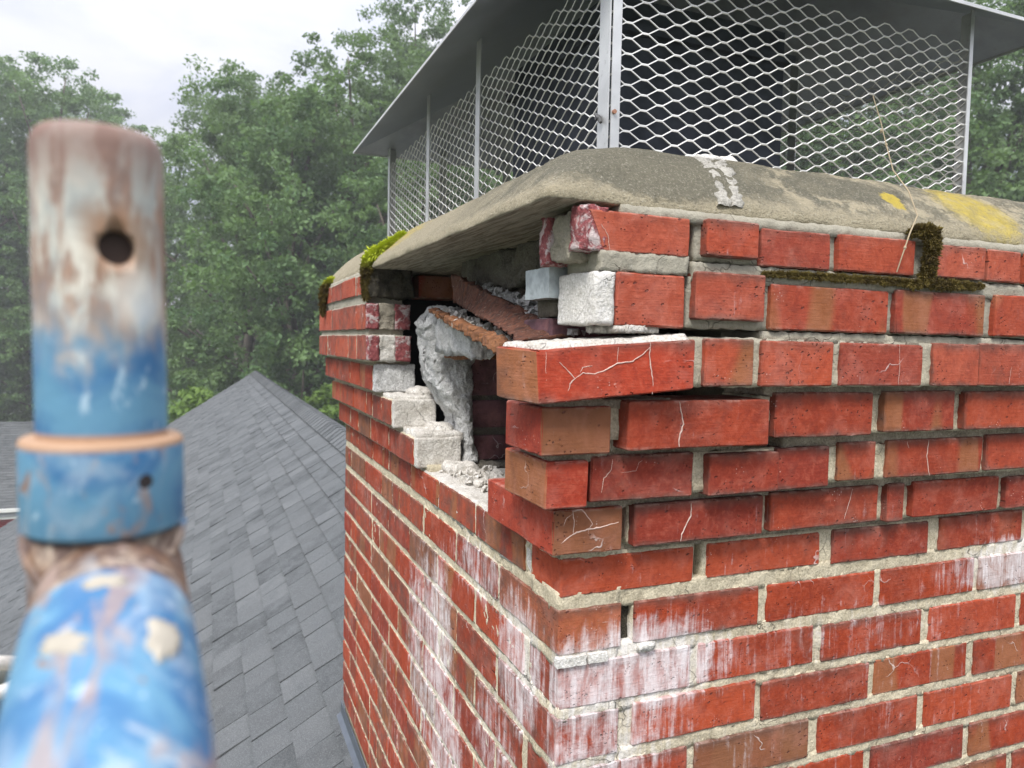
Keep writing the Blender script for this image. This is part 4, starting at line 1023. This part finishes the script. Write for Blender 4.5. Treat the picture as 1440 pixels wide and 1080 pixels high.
protos = [tree_proto(1, 17, 4.6, 3.5), tree_proto(2, 18.5, 5.2, 4.5), tree_proto(3, 15.5, 4.2, 2.5), tree_proto(4, 16.5, 5.0, 3.0)]
for c_, t_ in protos: c_.materials.append(M_leaf); t_.materials.append(M_bark)
def at_dir(px, dist):
    d = cf + cr * ((px - 720) / 1048.9); th = math.atan2(d.x, d.y); return CAM.x + dist * math.sin(th), CAM.y + dist * math.cos(th)
# bearing (deg from +Y towards +X), distance, proto, height of the top in the photo's pixels at that distance turned into metres, label
def top_z(brg, dist, py): return CAM.z + (474 - py) / 1048.9 * dist * math.cos(R(brg - 22.34))
spots = [(-15.5, 47, 3, 105, 'broad leafy tree at the left edge of the photo, behind the blue pole'),
 (-9.2, 47, 1, 110, 'leafy tree whose round top shows just left of the gap of sky'),
 (-12.5, 53, 0, 125, 'farther leafy tree between the two trees left of the pole'),
 (-3.6, 44, 2, 262, 'low leafy tree standing under the gap of sky beside the blue pole'),
 (2.8, 30, 0, 140, 'tall leafy tree directly right of the gap of sky'),
 (6.4, 25, 2, 150, 'loose crowned tree above the roof peak'),
 (10.8, 28, 1, 78, 'tallest leafy tree, its top showing left of the chimney cap lid'),
 (14.8, 34, 3, 30, 'tree behind the left end of the mesh cage'),
 (15.5, 23, 2, 190, 'nearer tree behind the left corner of the chimney'),
 (21, 30, 0, 60, 'tree seen only through the left mesh of the cap'),
 (28, 27, 3, 60, 'tree hidden mostly by the flue inside the cage'),
 (35, 30, 1, 60, 'tree seen through the mesh right of the corner post'),
 (42, 26, 0, 60, 'tree seen through the middle of the right hand mesh'),
 (48.5, 29, 2, 60, 'tree seen through the mesh near the dry stem'),
 (54, 26, 3, 10, 'leafy tree just left of the right cage post'),
 (60, 27, 1, -60, 'leafy tree at the right edge of the photo beyond the lid corner'),
 (67, 28, 0, -40, 'leafy tree beyond the right edge behind the chimney crown')]
HT = (17, 18.5, 15.5, 16.5)
rt = random.Random(9)
def place_tree(brg, dist, pi, py, label, group, z=-10.4):
    c_, t_ = protos[pi]; x = CAM.x + dist * math.sin(R(brg)); y = CAM.y + dist * math.cos(R(brg))
    scl = (top_z(brg, dist, py) - z) / HT[pi]
    e = empty('tree', (x, y, z)); e.rotation_euler.z = rt.uniform(0, 6.28); w_ = min(scl, 1.12 if dist < 40 else 1.45) * (1 if scl > .85 else 1.1); e.scale = (w_, w_, scl); tag(e, label, 'tree', group)
    for nme, me in (('crown', c_), ('trunk', t_)):
        o = bpy.data.objects.new(nme, me); COL.objects.link(o); o.parent = e
for s_ in spots: place_tree(*s_, 'leafy trees standing behind the house')
back = [(-20, 55), (-14.5, 60), (-6.5, 58), (-3, 60), (3, 42), (8, 43), (12, 48), (18, 43), (24, 44), (30, 42), (36, 45), (43, 42), (50, 44), (57, 41), (64, 43)]
for i, (b_, d) in enumerate(back): place_tree(b_, d, i % 4, 290 if -6 < b_ < 0 else 130 + 12 * (i % 3), 'dim tree of the second row filling the gaps between the front trees', 'second row of trees deeper in the wood')
def bush(brg, dist, h, r_, label, seed):
    rng = np.random.default_rng(seed); cl = []
    for q in range(90):
        d = rng.normal(size=3); d /= np.linalg.norm(d); d[2] = abs(d[2]); cl.append((d[0] * r_ * .8, d[1] * r_ * .8, 5.0 + d[2] * h * .8, rng.uniform(.2, .4)))
    x = CAM.x + dist * math.sin(R(brg)); y = CAM.y + dist * math.cos(R(brg)); e = empty('bush', (x, y, -10.4)); tag(e, label, 'bush', 'bushes below the trees')
    o = link('foliage', leaf_mesh('foliage', np.array(cl), 55, .09, rng, 1.), M_leaf2, None); o.parent = e; o.location = (0, 0, 0)
    mb = MB()
    for q in range(6): an = q * 1.05; mb.tube([(0, 0, 0), (math.cos(an) * r_ * .4, math.sin(an) * r_ * .4, h * .7 + 3)], [.05, .02], 5)
    o = mb.build('stem', M_bark, None); o.parent = e
bush(-.6, 20.5, 4.9, 1.5, 'bright green bush beside the blue collar above the roof edge', 1)
bush(.8, 21.5, 4.6, 1.4, 'bright green bush left of the roof peak', 2)
bush(8.6, 21, 5.0, 1.6, 'bright green bush showing between the ridge and the chimney', 3)
bush(10.4, 20, 4.7, 1.5, 'bright green bush right against the chimney edge above the ridge', 4)
# the dark wood behind them
rng = np.random.default_rng(77); cl = []
for q in range(2600):
    b_ = rng.uniform(-26, 75); d = rng.uniform(50, 62); cl.append((CAM.x + d * math.sin(R(b_)), CAM.y + d * math.cos(R(b_)), -10.4 + rng.random() ** 1.1 * (10.5 if -6.5 < b_ < 0 else 16), rng.uniform(.8, 1.6)))
tag(link('far_wood', leaf_mesh('far_wood', np.array(cl), 34, .26, rng, 1.), M_leaf), 'mass of dark wood filling in behind the trees', 'wood', None, 'stuff')
cl = []
for q in range(1500):
    b_ = rng.uniform(-26, 75); d = rng.uniform(22, 44); 
    if b_ < -3.5 and d < 43: continue
    cl.append((CAM.x + d * math.sin(R(b_)), CAM.y + d * math.cos(R(b_)), -10.4 + rng.random() * 4.5, rng.uniform(.5, 1.0)))
tag(link('undergrowth', leaf_mesh('undergrowth', np.array(cl), 40, .14, rng, 1.), M_leaf), 'dark leafy undergrowth at the foot of the trees', 'undergrowth', None, 'stuff')

# ================================================================== BLUE SCAFFOLD FRAME in the foreground
def paint_material():
    M, s, b = mat('worn_blue_paint'); P = s.pos(); x, y, z = s.sep(P)
    q = s.v('MULTIPLY', P, (1, 1, .55)); n = s.noise(q, 70, 5, .6, .6); n2 = s.noise(q, 190, 4, .6, .5); n3 = s.noise(s.v('ADD', P, (2.3, 5.1, 1.7)), 38, 3, .55, 1.2)
    n4 = s.noise(s.v('MULTIPLY', P, (1, 1, .3)), 130, 4, .6, .3)
    blue = s.mix(s.step(n3, .35, .65), (.030, .125, .27), (.095, .235, .35)); blue = s.mix(s.m('MULTIPLY', s.step(n2, .6, .7), .5), blue, (.5, .62, .68))
    pale = s.mix(s.step(n, .3, .7), (.26, .28, .265), (.58, .56, .48))
    rust = s.mix(s.step(n2, .3, .7), (.13, .065, .045), (.30, .15, .085))
    # spigot: rust on top, bare/pale in the middle, blue lower down
    pin = s.step(z, -.048, -.044)
    up = s.step(s.m('ADD', z, s.m('MULTIPLY', s.m('SUBTRACT', n, .5), .08)), -.032, .000)
    c_pin = s.mix(up, blue, pale)
    st = s.m('MULTIPLY', s.step(n4, .44, .56), s.step(s.m('ADD', z, s.m('MULTIPLY', n, .06)), .0, .03))
    c_pin = s.mix(s.m('MULTIPLY', st, .8), c_pin, rust)
    top = s.step(s.m('ADD', z, s.m('MULTIPLY', n, .05)), .040, .066); c_pin = s.mix(s.m('MULTIPLY', top, .85), c_pin, (.17, .10, .08))
    hd = s.v('DISTANCE', s.v('MULTIPLY', P, (1, 1, .85)), (-.4233, -.5741, .0074 * .85))
    c_pin = s.mix(s.m('MULTIPLY', s.step(s.m('ADD', hd, s.m('MULTIPLY', n, .016)), .0215, .0125), .8), c_pin, (.26, .14, .07))
    wh = s.blob(P, (-.418, -.575, -.006), (.009, .02, .012)); c_pin = s.mix(s.m('MULTIPLY', wh, .6), c_pin, (.78, .76, .68))
    # below: blue with rust scars and pale scuffs
    c_low = s.mix(s.step(n3, .66, .70), blue, s.mix(n2, (.16, .085, .055), (.26, .16, .11)))
    c_low = s.mix(s.m('MULTIPLY', s.step(s.noise(s.v('ADD', q, (9.4, 1.3, 4.2)), 60, 5, .6, .9), .60, .68), .5), c_low, (.42, .45, .45))
    weld = s.blob(P, (-.428, -.570, -.080), (.055, .040, .040)); collar_ = s.step(z, -.0742, -.0732); weld = s.m('MULTIPLY', weld, s.m('SUBTRACT', 1.0, collar_)); c_low = s.mix(s.step(s.m('ADD', weld, s.m('MULTIPLY', n, .7)), .62, .95), c_low, s.mix(s.step(n2, .4, .65), (.085, .05, .038), s.mix(s.step(n, .35, .7), (.16, .085, .045), (.42, .36, .29))))
    c = s.mix(pin, c_low, c_pin)
    stv = s.noise(s.v('MULTIPLY', P, (90, 22, 40)), 1, 4, .6, .4)
    c_low = s.mix(s.m('MULTIPLY', s.step(s.m('ADD', stv, s.m('MULTIPLY', s.blob(P, (-.424, -.63, -.085), (.008, .10, .04)), .10)), .54, .64), .75), c_low, s.mix(n2, (.20, .13, .11), (.34, .26, .22)))
    c_low = s.mix(s.m('MULTIPLY', s.step(s.noise(s.v('MULTIPLY', P, (50, 30, 50)), 1, 3, .5, .8), .50, .68), .45), c_low, (.34, .42, .48))
    c = s.mix(pin, c_low, c_pin)
    rim = s.m('MULTIPLY', s.step(z, -.0495, -.0475), s.step(z, -.0435, -.0455)); c = s.mix(rim, c, (.36, .22, .13))
    s.put(b.inputs['Base Color'], c); s.put(b.inputs['Roughness'], s.step(n, .3, .7, .5, .8)); b.inputs['Specular IOR Level'].default_value = .5
    s.put(b.inputs['Normal'], s.bump(s.m('ADD', n2, n), .5, .0008)); return M
M_paint = paint_material()
scaf = empty('scaffold', (-.429, -.559, -.13)); tag(scaf, 'rusty blue painted steel scaffold frame with upright coupling pin in the foreground', 'scaffold')
def lathe(prof, axis_pt, tilt, name, n=48):
    mb = MB(); a = Vector(axis_pt)
    for r_, z in prof:
        for k in range(n): q = 2 * math.pi * k / n; mb.v.append((a.x + r_ * math.cos(q) + tilt[0] * (z - a.z), a.y + r_ * math.sin(q) + tilt[1] * (z - a.z), z))
    for i in range(len(prof) - 1):
        for k in range(n): k2 = (k + 1) % n; mb.f.append((i * n + k, i * n + k2, (i + 1) * n + k2, (i + 1) * n + k))
    mb.f.append(tuple(reversed(range(n)))); mb.f.append(tuple((len(prof) - 1) * n + k for k in range(n)))
    return mb.mesh(name, True)
AX = (-.4290, -.5585, -.045); TL = (-.012, 0.02)
rp = .0172
prof = [(rp, -.060)] + [(rp, -.058 + .0058 * i) for i in range(16)] + [(rp, .0355), (rp * .985, .0375), (rp * .94, .0398), (rp * .86, .0412), (rp * .6, .0420), (.0005, .0422)]
pin_me = lathe(prof, AX, TL, 'coupling_pin')
pin = link('coupling_pin', pin_me, M_paint, scaf)
# lock hole cut through the pin
hc = Vector((-.4233, -.5741, .0074)); ax_ = Vector((AX[0], AX[1], .0074)); dr = (hc - ax_); dr.z = 0; dr.normalize()
mb = MB(); mb.tube([ax_ + dr * .012, ax_ + dr * .030], .0049, 24); cut = mb.build('cutter', M_paint)
md = pin.modifiers.new('b', 'BOOLEAN'); md.object = cut; md.operation = 'DIFFERENCE'; md.solver = 'EXACT'
bpy.context.view_layer.update(); dg = bpy.context.evaluated_depsgraph_get(); nm = bpy.data.meshes.new_from_object(pin.evaluated_get(dg)); pin.modifiers.clear(); pin.data = nm; nm.name = 'coupling_pin'
bpy.data.objects.remove(cut)
mb = MB(); mb.tube([ax_ + dr * .0122, ax_ + dr * .0126], .0048, 20); mb.build('hole_shadow_liner', simple('hole_shade', (.05, .035, .03), .9), scaf)  # dark disc painting in the shade at the bottom of the hole
collar = lathe([(.0165, -.0462), (.0205, -.0462), (.0213, -.0470), (.0215, -.0482), (.0215, -.0715), (.0209, -.0728), (.0195, -.0732)][::-1], AX, TL, 'collar')
col = link('collar', collar, M_paint, scaf)
hc2 = Vector((-.4137, -.5871 + .0065, -.0547)); a2 = Vector((AX[0], AX[1], -.0575)); d2 = hc2 - a2; d2.z = 0; d2.normalize()
mb = MB(); mb.tube([a2 + d2 * .0212, a2 + d2 * .0218], .0021, 14); mb.build('lock_hole', simple('hole_dark', (.03, .025, .025), .9), col)
mb = MB(); mb.tube([(-.4288, -.558, -.0725), (-.4286, -.558, -.10), (-.428, -.558, -1.4)], .0200, 40); mb.build('upright_tube', M_paint, scaf, True)
mb = MB(); pts = [(-.4275, -.548, -.0925), (-.4268, -.560, -.0925), (-.4234, -.60, -.0955), (-.4200, -.64, -.1010), (-.4166, -.68, -.110), (-.4130, -.72, -.121), (-.405, -.80, -.143), (-.396, -.90, -.170), (-.36, -1.3, -.27)]
mb.tube(pts, .0200, 40); mb.build('top_tube', M_paint, scaf, True)
# weld fillet
mb = MB(); ring = []
for i in range(25):
    a = 2 * math.pi * i / 24; ring.append((-.4285 + .0205 * math.cos(a), -.5585 + .0205 * math.sin(a), -.0775 - .010 * max(0, -math.sin(a)) + .004 * math.cos(2 * a)))
mb.tube(ring, .0016, 8); mb.build('weld', M_paint, scaf, True)
M_spl = simple('splash', (.34, .315, .26), .9, 0, .1, 100, .5)
def splash(pc, u, v, h, seed):
    pc, u, v = map(Vector, (pc, u, v)); nrm = u.cross(v).normalized()
    if nrm.z < 0: nrm = -nrm
    mb = MB(); n = 40; rr = []
    for k in range(n):
        a = 2 * math.pi * k / n; f = 1 + .5 * noise.noise(Vector((math.cos(a) * 1.9, math.sin(a) * 1.9, seed * 3.3))) + .22 * noise.noise(Vector((math.cos(a) * 4.5, math.sin(a) * 4.5, seed)))
        rr.append((u * math.cos(a) + v * math.sin(a)) * f)
    c0 = Vector((-.4265, pc.y, 0))
    for s_, hh in ((1., -.0015), (.85, h * .7), (.5, h), (.02, h)):
        for q in rr:
            p = pc + q * s_
            # wrap onto the tube
            t = (p.y + .60) / -.04; az = -.0955 - .0055 * max(0, (-.60 - p.y) / .04); ax2 = -.4234 + .0034 * max(0, (-.60 - p.y) / .04)
            r_ = Vector((p.x - ax2, 0, p.z - az)); r_.normalize(); P_ = Vector((ax2, p.y, az)) + r_ * (.0200 + hh); mb.v.append(tuple(P_))
    for i in range(3):
        for k in range(n): k2 = (k + 1) % n; mb.f.append((i * n + k, i * n + k2, (i + 1) * n + k2, (i + 1) * n + k))
    return mb.build('mortar_splash', M_spl, scaf, True)
splash((-.4245, -.606, -.074), (.0060, .001, 0), (-.002, .0034, 0), .0010, 1)
splash((-.4100, -.630, -.084), (.0042, -.003, 0), (.0015, .0095, 0), .0012, 2)
splash((-.429, -.630, -.082), (.0035, .002, 0), (-.005, .006, 0), .0008, 3)
# grey green bracket wrapped with white cord at the lower left edge
br = empty('scaffold_bracket', (-.515, -.285, -.24)); tag(br, 'grey green bracket end wrapped in white cord at the lower left edge', 'bracket')
rough_box('bracket_plate', (-.60, -.30, -.34), (-.512, -.272, -.214), .01, .001, 40, simple('grey_green', (.15, .165, .145), .7), br, round_=.2)
mb = MB(); mb.box((-.60, -.306, -.245), (-.511, -.266, -.232)); mb.build('bracket_slot', M_flue, br)
M_cord = simple('cord_white', (.72, .69, .62), .8, 0, .12, 300, .6, 900, .001)
for pts in ([(-.545, -.310, -.185), (-.528, -.312, -.194), (-.515, -.308, -.206), (-.506, -.292, -.214)], [(-.56, -.313, -.216), (-.53, -.316, -.219), (-.510, -.308, -.224), (-.503, -.288, -.226)], [(-.56, -.313, -.236), (-.54, -.315, -.238), (-.528, -.308, -.240)]):
    mb = MB(); mb.tube(pts, .0042, 10); mb.build('cord', M_cord, br, True)

# ------------------------------------------------------------------ haze added to stand in for lens glare and soften the trees
M = bpy.data.materials.new('haze'); M.use_nodes = True; M.node_tree.nodes.remove(M.node_tree.nodes['Principled BSDF'])
pv = M.node_tree.nodes.new('ShaderNodeVolumePrincipled'); pv.inputs['Color'].default_value = (.93, .96, 1, 1); pv.inputs['Density'].default_value = .0024
M.node_tree.links.new(pv.outputs[0], M.node_tree.nodes['Material Output'].inputs['Volume'])
mb = MB(); mb.box((-152, -152, -12), (152, 152, 18)); tag(mb.build('haze', M), 'pale haze added over the whole place to stand in for lens glare', 'haze', None, 'stuff')
